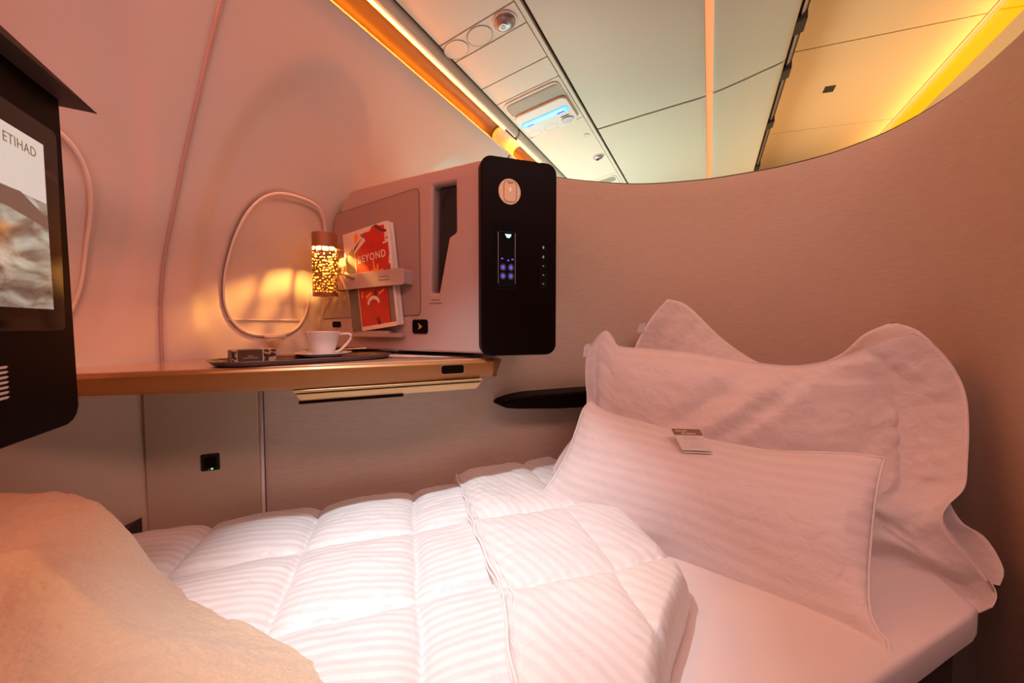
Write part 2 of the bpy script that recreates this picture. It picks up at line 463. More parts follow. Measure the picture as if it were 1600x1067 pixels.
mb = MB(); mb.plate(PF, rrect(1.524, -.730, 1.549, -.545, .008), .0166, .0175); obj('sign_lens', mb, M['cyan'], t)
dbm = glow('deep_blue_mark', (.02, .02, .7), .8)
for q_ in ([(1.543, -.722), (1.549, -.722), (1.549, -.690), (1.543, -.690)], [(1.541, -.585), (1.549, -.585), (1.549, -.552), (1.541, -.552)]):
    mb = MB(); mb.plate(PF, q_, .0176, .0180); obj('sign_mark', mb, dbm, t)
for a, r in ((-.718, .03), (-.640, .03)): obj('blank_ring', ringline(a, 1.622, r, .024, .0145, .0012), M['cabinet'], t)
mb = MB(); mb.plate(PF, circ(1.618, -.562, .023, 30, .027), .0143, .018); obj('call_lamp', mb, M['grey'], t, bevel=.002)
mb = MB(); mb.plate(PF, rrect(1.582, -.582, 1.587, -.545, .002), .0143, .016); obj('slot_mark', mb, M['groove'], t)
# far unit, half hidden behind the shell
t = thing('sign_and_speaker_unit', psu(-.63, 2.47), 'white ceiling unit with grille peeking over the shell edge, far one', 'ceiling unit')
mb = MB(); mb.plate(PF, rrect(2.37, -.745, 2.64, -.52, .03), .004, -.006); obj('housing', mb, M['psu'], t, bevel=.003)
mb = MB(); mb.plate(PF, rrect(2.385, -.735, 2.455, -.53, .022), .0045, .0055); obj('grille', mb, M['grille'], t)

# ---- overhead stowage bins: two long doors with an emissive orange strip between their leaves
def bin_section(l0, l1, label):
    t = thing('overhead_bin', AF(0, (l0+l1)/2, .93), label, 'overhead bin')
    def leaf(pts, nm):
        c = catmull([Vector((a, z, 0)) for a, z in pts], 5); mb = MB()
        o_ = [(p.x, p.y) for p in c] + [(p.x, p.y+.012) for p in reversed(c)]
        F = lambda a, z, l: AF(a, l, z)
        mb.plate(F, o_, l0+.003, l1-.003); return obj(nm, mb, M['ceil'], t, bevel=.0015)
    leaf([(-.484, .930), (-.478, .9145), (-.45, .9155), (-.30, .926), (-.15, .936), (-.038, .944), (-.036, .956)], 'door_leaf')
    leaf([(-.001, .962), (.001, .951), (.08, .966), (.16, .985), (.232, 1.003), (.236, 1.02)], 'aisle_leaf')
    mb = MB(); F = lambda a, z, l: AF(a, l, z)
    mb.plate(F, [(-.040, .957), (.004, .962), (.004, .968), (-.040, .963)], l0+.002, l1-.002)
    obj('emissive_strip', mb, M['binstrip'], t)
    return t
bin_section(-.9, 1.805, 'grey-green overhead bin nearest the viewer with an orange strip')
bin_section(1.812, 4.5, 'grey-green overhead bin beyond the seam, over the shell, orange strip')
mb = MB(); F = lambda a, z, l: AF(a, l, z)
mb.plate(F, [(-.490, .935), (.236, 1.02), (.236, 1.04), (-.490, .96)], -.9, 4.5)
prop(obj('trim_6', mb, M['dark']), kind='structure')
# ragged hinge channel beside the bin
mb = MB(); mb.plate(F, [(.240, 1.028), (.275, 1.06), (.275, 1.30), (.240, 1.30)], -.9, 4.5)
r6 = prop(obj('trim_7', mb, M['base']), kind='structure')
mb = MB(); mb.plate(F, [(.252, 1.030), (.262, 1.034), (.262, 1.05), (.252, 1.05)], -.9, 4.5); obj('hinge_rail', mb, M['grey'], r6)
mb = MB()
for l in (1.62, 1.9, 2.35, 2.95, 3.4):
    mb.plate(F, [(.238, 1.012), (.272, 1.022), (.272, 1.05), (.238, 1.05)], l, l+.07)
obj('hinge_bracket', mb, M['dark'], r6)
# ---- aisle ceiling
def ac(a): return 1.27 + (a-.34)*(-.0758)
mb = MB()
for l0, l1 in ((-.9, 2.236), (2.242, 3.10), (3.106, 5)):
    mb.plate(F, [(.322, ac(.322)), (.948, ac(.948)), (.948, ac(.948)+.01), (.322, ac(.322)+.01)], l0, l1)
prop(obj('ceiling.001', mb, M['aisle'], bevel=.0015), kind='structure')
mb = MB(); mb.plate(F, [(.305, 1.262), (.322, 1.262), (.322, 1.30), (.305, 1.30)], -.9, 5)
prop(obj('trim_8', mb, M['psu'], bevel=.002), kind='structure')
mb = MB(); mb.plate(F, [(.948, 1.235), (1.08, 1.225), (1.08, 1.26), (.948, 1.27)], -.9, 5)
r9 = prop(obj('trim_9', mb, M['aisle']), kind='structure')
mb = MB()
for l0, l1 in ((-.9, 2.236), (2.242, 3.10), (3.106, 5)):
    mb.plate(F, [(.985, 1.225), (1.052, 1.214), (1.052, 1.219), (.985, 1.230)], l0+.003, l1-.003)
obj('emissive_strip', mb, M['led2'], r9)
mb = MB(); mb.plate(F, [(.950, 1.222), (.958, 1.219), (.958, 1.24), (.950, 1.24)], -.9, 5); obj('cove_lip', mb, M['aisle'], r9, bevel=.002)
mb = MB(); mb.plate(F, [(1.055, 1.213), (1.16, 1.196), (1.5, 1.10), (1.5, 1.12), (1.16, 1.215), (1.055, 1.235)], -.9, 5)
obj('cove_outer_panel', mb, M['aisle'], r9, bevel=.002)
area('aisle_cove_light', AF(.98, 2.4, 1.150), AF(.62, 2.4, 1.25), 3.2, .04, 5, (1, .47, .08))
area('aisle_wash', AF(.75, 2.8, .2), AF(.60, 2.7, 1.25), 1.2, .5, 13, (1, .60, .28))
mb = MB(); ss = (2.58, .525)
mb.plate(F, [(.52, ac(.52)-.003), (.565, ac(.565)-.003), (.565, ac(.565)), (.52, ac(.52))], 2.60, 2.66)
t = prop(obj('ceiling_sensor', mb, M['base']), 'small dark rectangular sensor in the orange aisle ceiling', 'sensor')

# ================================================================ SHELL / BED WALL
path = catmull([Vector(p+(0,)) for p in [(.70, 1.252), (.90, 1.235), (1.09, 1.165), (1.27, 1.03), (1.41, .87), (1.485, .74), (1.515, .61), (1.50, .49), (1.44, .38), (1.345, .29), (1.24, .20), (1.17, .08), (1.14, -.1)]], 8)
path = [Vector((.50 + .2*i/4, 1.25, 0)) for i in range(4)] + path
def tang(i):
    a = path[max(i-1, 0)]; b = path[min(i+1, len(path)-1)]; t = (b-a); t.z = 0; t.normalize(); return t
TOP = [(0, .546), (.2, .548), (.4, .551), (.6, .547), (.83, .547), (1.04, .554), (1.19, .565), (1.32, .583), (1.445, .612), (1.57, .650), (1.72, .675), (2.2, .69)]
ln = [0]
for p, q in zip(path, path[1:]): ln.append(ln[-1] + (q-p).length)
mb = MB(); NZ = 24
outer = []; 
def sh(i, j):
    p = path[i]; t = tang(i); n = Vector((t.y, -t.x, 0))            # towards the bed
    top = lerp(TOP, ln[i]);
    prof = [(0, -.95)] + [(0, -.95 + (top-.006+.95)*k/NZ) for k in range(1, NZ+1)] + [(.004, top), (.014, top+.003), (.024, top), (.028, top-.006), (.028, -.95)]
    o, z = prof[j]; q = p - n*o
    return Vector((q.x, q.y, z + CZ))
mb.grid(sh, len(path), NZ+6)
uvs = [(ln[k % len(path)], k//len(path)*.06) for k in range(len(mb.v))]
shell = thing('privacy_shell', U(1.3, 1.0, -.95), 'curved seat shell covered in brushed linen, wrapping round the pillows', 'privacy shell')
def fabric_path():
    m, n, k, b = nt('brushed_linen_shell'); b.inputs['Roughness'].default_value = .75
    uv = n.new('ShaderNodeTexCoord'); mp = n.new('ShaderNodeMapping'); mp.inputs['Scale'].default_value = (1, 1, 16); k.new(uv.outputs['Object'], mp.inputs[0])
    nz = n.new('ShaderNodeTexNoise'); nz.inputs['Scale'].default_value = 30; nz.inputs['Detail'].default_value = 10; k.new(mp.outputs[0], nz.inputs['Vector'])
    cr = n.new('ShaderNodeValToRGB'); e = cr.color_ramp.elements; e[0].position = .3; e[0].color = (.53, .42, .33, 1); e[1].position = .7; e[1].color = (.62, .50, .41, 1)
    k.new(nz.outputs[0], cr.inputs[0]); k.new(cr.outputs[0], b.inputs['Base Color'])
    bp = n.new('ShaderNodeBump'); bp.inputs['Strength'].default_value = .25; bp.inputs['Distance'].default_value = .002; k.new(nz.outputs[0], bp.inputs['Height']); k.new(bp.outputs[0], b.inputs['Normal'])
    return m
M['linen'] = fabric_path()
sp_ = obj('shell_panel', mb, M['linen'], shell, smooth=True); sp_.data.set_sharp_from_angle(angle=math.radians(40))
mb = MB(); mb.tube([U(path[i].x, path[i].y, lerp(TOP, ln[i]) + .001) - Vector((tang(i).y, -tang(i).x, 0))*.014 for i in range(len(path))], .0065, 8)
obj('edge_trim', mb, M['trimdark'], shell, smooth=True)
# low linen wall under the table
mb = MB(); mb.prism([U(-.195, 1.25, -.95), U(.5002, 1.25, -.95), U(.5002, 1.28, -.95), U(-.195, 1.28, -.95)], [U(-.195, 1.25, -.12), U(.5002, 1.25, -.12), U(.5002, 1.28, -.12), U(-.195, 1.28, -.12)])
prop(obj('wall_back', mb, M['linen']), kind='structure')
mb = MB(); q4 = [(.650, 1.285), (.67, 1.30), (.265, 1.80), (.240, 1.79)]
mb.prism([U(x, y, -.95) for x, y in q4], [U(x, y, .40) for x, y in q4]); prop(obj('wall_light_stop', mb, M['cabinet']), kind='structure')  # unseen wall added behind the console to stop lamp spill
# storage cabinet with outlet
t = thing('storage_cabinet', U(-.32, 1.25, -.95), 'beige cabinet with a black socket under the left part of the table', 'cabinet')
mb = MB(); mb.prism([U(-.448, 1.232, -.95), U(-.204, 1.232, -.95), U(-.204, 1.36, -.95), U(-.32, 1.36, -.95), U(-.435, 1.27, -.95)], [U(-.448, 1.232, -.125), U(-.204, 1.232, -.125), U(-.204, 1.36, -.125), U(-.32, 1.36, -.125), U(-.435, 1.27, -.125)])
obj('body', mb, M['cabinet'], t, bevel=.006, seg=3)
mb = MB(); mb.tube([U(-.2, 1.236, -.93), U(-.2, 1.236, -.125)], .005, 8); obj('corner_bead', mb, M['side'], t, smooth=True)
CF = lambda x, y, d: U(x, 1.232 - d, y)
mb = MB(); mb.plate(CF, rrect(-.335, -.380, -.294, -.336, .004), 0, .003); sk = obj('socket', mb, M['black2'], t, bevel=.001)
mb = MB(); mb.plate(CF, rrect(-.328, -.372, -.301, -.344, .003), .003, .0036); obj('socket_face', mb, M['black'], sk)
mb = MB(); mb.plate(CF, circ(-.311, -.3755, .0022, 12, .0018), .003, .004); obj('indicator', mb, M['green'], sk)
mb = MB(); mb.plate(CF, circ(-.3175, -.3765, .001, 10), .003, .004); obj('indicator', mb, M['white'], sk)
# dark footwell block beside the cabinet
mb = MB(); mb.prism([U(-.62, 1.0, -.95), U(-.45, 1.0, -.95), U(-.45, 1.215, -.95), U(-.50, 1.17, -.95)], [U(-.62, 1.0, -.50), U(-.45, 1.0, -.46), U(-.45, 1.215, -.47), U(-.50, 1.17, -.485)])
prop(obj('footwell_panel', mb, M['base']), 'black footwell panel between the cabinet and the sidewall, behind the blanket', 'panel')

# ================================================================ TABLE
t = thing('side_table', U(0, 1.15, -.13), 'long bronze side table with gold front edge and dark latch', 'table')
out = [(-.742, .995), (-.30, .995), (.395, 1.002), (.415, 1.02), (.425, 1.06), (.43, 1.245), (.30, 1.36), (.06, 1.55), (-.04, 1.535)]
mb = MB(); mb.prism([U(x, y, -.104) for x, y in out], [U(x, y, -.091) for x, y in out]); obj('tabletop', mb, M['tabletop'], t, bevel=.002)
mb = MB()
secs = []
for u_ in [-.74, -.5, -.3, -.1, .1, .25, .365, .385]:
    zb = lerp([(-.74, -.128), (-.45, -.133), (-.1, -.147), (.37, -.142)], u_); dv = .0 if u_ < .3 else .0
    secs.append([(u_, .985, -.094), (u_, .980, -.100), (u_, .984, zb+.010), (u_, .992, zb), (u_, 1.02, zb), (u_, 1.02, -.094)])
tip = [(.422, 1.02, -.094), (.424, 1.018, -.100), (.412, 1.018, -.130), (.400, 1.02, -.138), (.395, 1.03, -.138), (.42, 1.03, -.094)]
secs.append(tip)
mb.grid(lambda i, j: U(*secs[j][i % 6]), 6, len(secs), closeu=True)
mb.f.append(tuple(range(6))); mb.f.append(tuple(range(6*(len(secs)-1), 6*len(secs)))); mb.mi += [0, 0]
obj('front_edge', mb, M['wood'], t, bevel=.0015)
TF = lambda x, y, d: U(x, .982 - d, y)
mb = MB(); mb.plate(TF, rrect(.240, -.126, .300, -.104, .006), 0, .003); lt = obj('latch', mb, M['black'], t, bevel=.001)
mb = MB(); ringplate(mb, TF, rrect(.239, -.127, .301, -.103, .007), .0032, .0032, -.0012); obj('latch_rim', mb, M['gold'], lt)
mb = MB(); mb.prism([U(.33, 1.04, -.15), U(.42, 1.04, -.15), U(.42, 1.24, -.15), U(.33, 1.24, -.15)], [U(.33, 1.04, -.105), U(.42, 1.04, -.105), U(.42, 1.24, -.105), U(.33, 1.24, -.105)])
obj('bracket', mb, M['wood'], t, bevel=.003)
# pull-out tray table beneath
t = thing('pull_out_table', U(.13, 1.1, -.18), 'flat champagne gold pull-out table stowed beneath the bronze table', 'table')
mb = MB(); mb.prism([U(-.085, 1.004, -.176), U(.340, .990, -.172), U(.345, 1.18, -.172), U(-.085, 1.18, -.172)], [U(-.095, .996, -.157), U(.352, .984, -.153), U(.352, 1.18, -.153), U(-.095, 1.18, -.157)])
obj('leaf', mb, M['gold'], t, bevel=.002)
mb = MB(); mb.prism([U(-.098, .988, -.1535), U(.352, .978, -.1495), U(.352, 1.16, -.1495), U(-.098, 1.16, -.1535)], [U(-.098, .988, -.147), U(.352, .978, -.144), U(.352, 1.16, -.144), U(-.098, 1.16, -.147)])
obj('upper_rail', mb, M['gold'], t, bevel=.0015)
mb = MB(); mb.prism([U(-.088, 1.00, -.181), U(.145, .992, -.179), U(.145, 1.1, -.179), U(-.088, 1.1, -.181)], [U(-.088, 1.00, -.176), U(.145, .992, -.174), U(.145, 1.1, -.174), U(-.088, 1.1, -.176)])
obj('runner', mb, M['black'], t)

# ================================================================ CONSOLE
L0 = .89
SF = lambda a, z, d: AF(a, L0 - d, z)
t = console = thing('console_unit', AF(-.75, 1.05, -.077), 'grey and mauve console unit with a dark brown control face above the table', 'console')
levels = [(-.077, -1.225), (-.03, -1.228), (.02, -1.215), (.12, -1.205), (.22, -1.175), (.30, -1.137), (.371, -1.104), (.41, -1.083), (.432, -1.055), (.443, -1.015)]
def foot(z, aL):
    zt = z
    return [AF(aL, .89, zt), AF(-.555, .89, zt), AF(-.535, .90, zt), AF(-.415, 1.025, zt), AF(-.42, 1.06, zt), AF(-.58, 1.235, zt), AF(aL, 1.235, zt)]
mb = MB(); nl = len(levels)
mb.grid(lambda i, j: foot(*levels[j])[i], 7, nl, closeu=True)
mb.f += [tuple(range(7)), tuple(range(7*(nl-1), 7*nl))]; mb.mi += [0, 0]
body = obj('body', mb, M['console'], console)
# cut the card slot into the body
slot = [(-.712, .400), (-.633, .399), (-.633, .264), (-.638, .256), (-.657, .250), (-.694, .093), (-.722, .094), (-.716, .25)]
cm = MB(); cm.plate(SF, slot, .02, -.07)
cut = obj('cut', cm, M['console'], console)
cm2 = MB(); cm2.prism([AF(-.70, .93, .12), AF(-.64, .93, .12), AF(-.64, .945, .12), AF(-.70, .945, .12)], [AF(-.70, .93, .13), AF(-.64, .93, .13), AF(-.64, .945, .13), AF(-.70, .945, .13)])
bo = body.modifiers.new('b', 'BOOLEAN'); bo.operation = 'DIFFERENCE'; bo.object = cut; bo.solver = 'EXACT'
bpy.context.view_layer.update()
dg = bpy.context.evaluated_depsgraph_get(); nm = bpy.data.meshes.new_from_object(body.evaluated_get(dg))
body.modifiers.clear(); body.data = nm; bpy.data.objects.remove(cut)
bv = body.modifiers.new('bevel', 'BEVEL'); bv.width = .009; bv.segments = 4; bv.limit_method = 'ANGLE'; bv.angle_limit = math.radians(38); bv.harden_normals = True
nm.shade_smooth()
mb = MB(); mb.plate(SF, [(x + (.008 if x > -.68 else .012), y - .004) for x, y in slot], -.022, -.030); so_ = obj('slot_lining', mb, M['black2'], console)
mb = MB(); mb.plate(SF, rrect(-.662, .268, -.636, .300, .003), -.055, -.045); obj('blue_tab', mb, glow('dim_blue', (.02, .06, .5), .25), so_)
# storage door
door = [(-1.192, .024), (-.775, .031), (-.765, .033), (-.760, .042), (-.762, .385), (-.766, .397), (-.776, .4005), (-1.108, .372), (-1.118, .365)]
mb = MB(); mb.plate(SF, door, -.004, .0022); dr = obj('door', mb, M['door'], console, bevel=.0012)
mb = MB(); ringplate(mb, SF, door, .0024, .0024, .0018); ringplate(mb, SF, door, .0012, .0012, -.0025); obj('door_gap', mb, M['groove'], dr)
mb = MB(); mb.plate(SF, rrect(-1.145, -.006, -1.105, .014, .006), 0, .003); obj('door_release', mb, M['black'], console, bevel=.001)
# arrow button
mb = MB(); mb.plate(SF, rrect(-.791, -.024, -.733, .018, .008), 0, .003); ab = obj('arrow_button', mb, M['black'], console, bevel=.001)
mb = MB(); mb.plate(SF, [(-.768, -.013), (-.752, -.003), (-.768, .008), (-.764, -.003)], .003, .0036); obj('arrow', mb, M['gold'], ab)
# magazine strap and ledge
mb = MB()
o_ = [(-1.087, .112), (-.792, .119), (-.786, .124), (-.786, .160), (-.790, .166), (-.800, .167), (-1.087, .160)]
mb.plate(SF, o_, .036, .042); mb.plate(SF, [(-.790, .120), (-.786, .124), (-.786, .160), (-.790, .165)], 0, .040); mb.plate(SF, [(-1.087, .112), (-1.083, .112), (-1.083, .160), (-1.087, .160)], 0, .040)
ms = obj('magazine_strap', mb, M['console'], console, bevel=.0015)
mb = MB(); mb.tube([SF(-1.03, .166, .046), SF(-1.01, .158, .05), SF(-.985, .148, .046)], lambda t: .007 - .003*t, 10); obj('strap_clip', mb, M['console'], ms, smooth=True)
mb = MB()
for y, w_ in ((.144, .040), (.134, .044)):
    x = -.885
    while x < -.885 + w_: mb.plate(SF, [(x, y), (x+.0035, y), (x+.0035, y+.004), (x, y+.004)], .042, .0424); x += .0045
obj('printed_lines', mb, M['ink'], ms)
mb = MB(); mb.plate(SF, rrect(-1.035, -.036, -.865, -.016, .008), 0, .026); mb.plate(SF, rrect(-.90, -.036, -.82, -.024, .004), 0, .020); obj('magazine_ledge', mb, M['console'], console, bevel=.002)
mb = MB()
for y, x0, w_ in ((.072, -.720, .028), (.062, -.726, .044)):
    x = x0
    while x < x0 + w_: mb.plate(SF, [(x, y), (x+.0035, y), (x+.0035, y+.004), (x, y+.004)], 0, .0005); x += .0045
obj('printed_lines', mb, M['ink'], console)
# dark control face
b0 = Vector((.352, .985)); b1 = Vector((.562, .964)); bd = (b1-b0).normalized(); bn = Vector((bd.y, -bd.x))
def BF(x, z, d): q = b0 + bd*x + bn*d; return U(q.x, q.y, z)
outl = rrect(-.006, -.082, .212, .448, .030, 8)
mb = MB(); mb.plate(BF, outl, -.012, .024); cf = obj('control_face', mb, M['black'], console, bevel=.006, seg=4)
mb = MB(); mb.plate(BF, circ(.072, .357, .031, 48, .034), .024, .027); dd = obj('reading_light_disc', mb, M['disc'], cf, bevel=.001)
mb = MB(); ringplate(mb, BF, rrect(.056, .330, .090, .384, .011), .0273, .0273, -.0014); obj('disc_groove', mb, M['cardbrown'], dd)
mb = MB(); mb.plate(BF, rrect(.057, .331, .089, .383, .011), .027, .0285); sl = obj('disc_slide', mb, M['disc'], dd, bevel=.0012)
mb = MB(); mb.plate(BF, circ(.073, .362, .003, 12, .006), .0285, .0295); obj('lens', mb, M['warmlens'], sl)
mb = MB(); mb.plate(BF, rrect(.066, .378, .080, .3805, .001), .0285, .029); obj('slide_mark', mb, M['cardbrown'], sl)
# handset in its recess
mb = MB(); mb.plate(BF, rrect(.030, .095, .092, .277, .006), .0242, .0250); rc = obj('handset_recess', mb, M['black2'], cf)
mb = MB(); mb.plate(BF, rrect(.038, .105, .086, .250, .003), .0250, .031); hs = obj('handset', mb, M['black2'], cf, bevel=.001)
mb = MB(); mb.plate(BF, [(.0375, .112), (.039, .112), (.039, .246), (.0375, .246)], .031, .0316); mb.plate(BF, [(.085, .112), (.0865, .112), (.0865, .246), (.085, .246)], .031, .0316); obj('handset_edge', mb, M['grey'], hs)
mb = MB(); mb.plate(BF, [(.057, .243), (.075, .243), (.073, .237), (.069, .233), (.062, .234), (.060, .238)], .0312, .0318); obj('display_icon', mb, M['icon'], hs)
mb = MB()
for x, y in ((.049, .178), (.066, .174), (.078, .177)): mb.plate(BF, rrect(x-.003, y-.002, x+.003, y+.002, .001), .0312, .0317)
obj('small_icons', mb, M['btn'], hs)
for x in (.0515, .0735):
    for y in (.155, .132):
        mb = MB(); mb.plate(BF, circ(x, y, .0052, 20, .006), .0312, .0318); bt = obj('button', mb, M['btn'], hs)
        mb = MB(); ringplate(mb, BF, circ(x, y, .0078, 24, .009), .0316, .0316, .0009); bt['kind'] = 'stuff'; del bt['kind']
        obj('button_ring', mb, M['grey'], hs)
mb = MB(); mb.plate(BF, rrect(.160, .100, .183, .232, .003), .0242, .0246); st = obj('button_strip', mb, M['black2'], cf)
for k, y in enumerate((.216, .190, .165, .140, .116)):
    mb = MB(); mb.plate(BF, [(.1705-.001, y-.0045+.003*(k > 1)), (.1705+.003, y-.002), (.1705+.001, y+.0045-.003*(k > 1)), (.1705-.003, y+.001)], .0247, .0251); obj('symbol', mb, M['screwtext'], st)

# ================================================================ MAGAZINES
def magazine(org, rot, wdt, hgt, thk, d0, name, label):
    t = thing(name, SF(org[0], org[1], d0), label, 'magazine', None)
    ca, sa = math.cos(rot), math.sin(rot)
    F = lambda x, y, d: SF(org[0] + x*ca - y*sa, org[1] + x*sa + y*ca, d0 + d)
    mb = MB(); mb.plate(F, [(0.001, .001), (wdt, .001), (wdt, hgt-.001), (.001, hgt-.001)], 0, thk); obj('pages', mb, M['paper'], t, bevel=.0006)
    return t, F
t, F2 = magazine((-1.006, -.020), math.radians(7), .188, .312, .010, .006, 'magazine', 'second magazine tucked behind the red one, white page edges showing')
mb = MB(); mb.plate(F2, [(-.001, 0), (.183, 0), (.183, .311), (-.001, .311)], .010, .011); obj('cover', mb, M['cream'], t)
t, F1 = magazine((-1.016, -.022), math.radians(7), .196, .314, .008, .019, 'magazine', 'red magazine with BEYOND on its cover standing in the strap')
mb = MB(); mb.plate(F1, [(-.001, -.001), (.190, -.001), (.190, .315), (-.001, .315)], .008, .0088); cv = obj('cover', mb, M['cream'], t)
def art(nm, pts, m, d=.0089): mb = MB(); mb.plate(F1, pts, .0088, d); return obj(nm, mb, m, cv)
art('red_field', [(.046, .012), (.168, .012), (.168, .13), (.189, .16), (.189, .270), (.176, .262), (.180, .305), (.13, .312), (.118, .300), (.085, .300), (.098, .275), (.046, .245)], M['red'], .0090)
art('side_band', [(0, 0), (.043, 0), (.043, .255), (.036, .262), (0, .238)], M['covergrey'], .0091)
art('side_panel', [(.173, .012), (.1895, .012), (.1895, .125), (.173, .125)], M['groove'], .0092)
art('brown_line', [(.044, .252), (.088, .290), (.096, .276), (.090, .292), (.075, .303), (.084, .287), (.044, .262)], M['brown'], .0093)
art('orange_patch', [(.050, .270), (.072, .292), (.060, .308), (.050, .300)], M['orange'], .0092)
art('brown_corner', [(.135, .312), (.165, .288), (.187, .282), (.187, .290), (.168, .296), (.150, .314)], M['brown'], .0093)
art('white_stroke', [(.168, .250), (.189, .252), (.189, .262), (.178, .262), (.176, .258), (.186, .256), (.168, .255)], M['cream'], .0094)
art('white_stroke', [(.183, .19), (.189, .185), (.189, .215), (.186, .2)], M['cream'], .0094)
art('red_block_edge', [(.168, .012), (.172, .012), (.172, .125), (.168, .125)], M['brown'], .0094)
sky = [(.055, .165)]
for x, h in ((.06, .178), (.068, .176), (.069, .172), (.085, .173), (.092, .178), (.100, .172), (.108, .180), (.118, .182), (.119, .208), (.124, .210), (.126, .184), (.133, .182), (.134, .192), (.140, .196), (.142, .174), (.158, .178), (.160, .165)): sky.append((x, h))
art('skyline', sky, M['orange'], .0094)
arc = [(.105 + .026*math.cos(a), .078 + .024*math.sin(a)) for a in [pi*k/12 for k in range(13)]]
arc2 = [(.105 + .019*math.cos(a), .076 + .015*math.sin(a)) for a in [pi*k/12 for k in range(12, -1, -1)]]
art('pale_arc', arc + arc2, M['cream'], .0094)
art('brown_figure', [(.108, .10), (.125, .10), (.122, .118), (.112, .118)], M['brown'], .0094)
art('orange_patch', [(.075, .095), (.10, .108), (.10, .115), (.075, .105)], M['orange'], .0093)
art('orange_patch', [(.13, .10), (.155, .112), (.155, .118), (.13, .108)], M['orange'], .0093)
art('orange_patch', [(.055, .105), (.062, .100), (.064, .125), (.06, .12)], M['orange'], .0093)
art('dark_foot', [(.118, .010), (.128, .012), (.120, .035), (.110, .03)], M['brown'], .0095)
text('title', 'BEYOND', .031, F1, .056, .211, .0094, M['cream'], cv, spacing=1.15, depth=.0002, sx=.88, fat=.0004)

# ================================================================ WALL LAMP
lb = AF(-1.080, .815, .092)                       # bottom centre of the shade
R_, H_ = .0365, .195
t = thing('wall_lamp', lb, 'glowing gold cylinder lamp with pierced shade between window and magazines', 'lamp')
holes = [(2*pi*.0365*(k+.4)/11, .1445 + .0006*math.sin(k*2.3), .0088, .0062) for k in range(11)]
random.seed(3)
tries = 0
while len(holes) < 330 and tries < 40000:
    tries += 1
    th = random.uniform(0, 2*pi)*R_; z = random.uniform(.012, H_*.83)
    w_ = random.choice((.0018, .003, .005, .007, .010)); h_ = .0014 + w_*.16 + random.uniform(0, .0008)
    if z + h_ > .137: continue
    ok = True
    for (a, b, c, d) in holes:
        dx = abs(a-th); dx = min(dx, 2*pi*R_-dx)
        if dx < c + w_ + .0008 and abs(b-z) < d + h_ + .0008:
            if (dx/(c+w_+.0008))**2 + ((b-z)/(d+h_+.0008))**2 < 1.25: ok = False; break
    if ok: holes.append((th, z, w_, h_))
NT, NZ2 = 380, 300
vs = [lb + Vector((R_*math.cos(2*pi*i/NT), R_*math.sin(2*pi*i/NT), H_*j/NZ2)) for j in range(NZ2+1) for i in range(NT)]
keep = [[True]*NT for _ in range(NZ2)]
for (a, b, c, d) in holes:
    for j in range(max(0, int((b-d)/H_*NZ2)-1), min(NZ2, int((b+d)/H_*NZ2)+2)):
        zc = (j+.5)/NZ2*H_
        i0 = int((a-c)/(2*pi*R_)*NT)-1; i1 = int((a+c)/(2*pi*R_)*NT)+2
        for i in range(i0, i1):
            x = (i+.5)/NT*2*pi*R_
            if (abs(x-a)/c)**(6 if d > .006 else 2) + (abs(zc-b)/d)**(6 if d > .006 else 2) < 1: keep[j][i % NT] = False
mb = MB(); mb.add(vs, [(j*NT+i, j*NT+(i+1) % NT, (j+1)*NT+(i+1) % NT, (j+1)*NT+i) for j in range(NZ2) for i in range(NT) if keep[j][i]])
sh_ = obj('lamp_shade', mb, [M['shadeout'], M['shadein']], t)
sd = sh_.modifiers.new('s', 'SOLIDIFY'); sd.thickness = .0009; sd.offset = -1; sd.material_offset = 1; sd.use_rim = True
mb = MB(); mb.lathe(lb, [(0, .188), (R_*.97, .188), (R_*.97, .191), (0, .191)], 40); obj('top_cap', mb, M['shadeout'], t, smooth=False)
mb = MB(); mb.lathe(lb, [(R_*.62, .006), (R_*.98, .006), (R_*.98, .008), (R_*.62, .008), (R_*.62, .006)], 40); obj('bottom_ring', mb, M['shadeout'], t)
mb = MB(); mb.lathe(lb, [(0, .1675), (.0022, .1680), (.0032, .170), (.0032, .173), (.0022, .1755), (0, .176)], 16); obj('bulb', mb, M['bulb'], t, smooth=True)
mb = MB(); mb.lathe(lb, [(0, .177), (.004, .177), (.004, .188), (0, .188)], 16); obj('bulb_holder', mb, M['shadeout'], t, smooth=True)
mb = MB(); pA = lb + Vector((0, 0, .125)); 
for z in (.07, .155):
    p = lb + Vector((0, 0, z)); d_ = AF(-1.05, .885, 0) - AF(-1.080, .815, 0)
    mb = MB(); mb.tube([p + d_*.45, p + d_*1.0], .006, 8)
    obj('bracket', mb, M['shadeout'], t, smooth=True)
mb = MB(); mb.plate(SF, rrect(-1.07, .145, -1.03, .265, .006), 0, .006); obj('mounting_plate', mb, M['shadeout'], t, bevel=.001)

# ================================================================ THINGS ON THE TABLE
TZ = -.091
# serving tray: long oval-ended tray
tc = Vector((-.070, 1.105)); td = Vector((.945, .327)).normalized(); tn = Vector((-td.y, td.x))
def TR(x, y, z): q = tc + td*x + tn*y; return U(q.x, q.y, TZ + z)
t = thing('serving_tray', TR(0, 0, 0), 'shallow dark serving tray under the cup and saucer', 'tray')
def trc(i, j):
    rings = [(0, .002), (.5, .002), (.88, .002), (.93, .003), (.97, .008), (1.0, .013), (1.01, .0125), (.975, .004), (.9, .0), (.5, .0), (0, .0)]
    s, z = rings[j]; a = 2*pi*i/64; c, n_ = math.cos(a), math.sin(a); q = sup(c, n_, 3.4)
    return TR(.205*s*c/q, .082*s*n_/q, z)
mb = MB(); mb.grid(trc, 64, 11, closeu=True); obj('tray_body', mb, M['tray'], t, smooth=True)
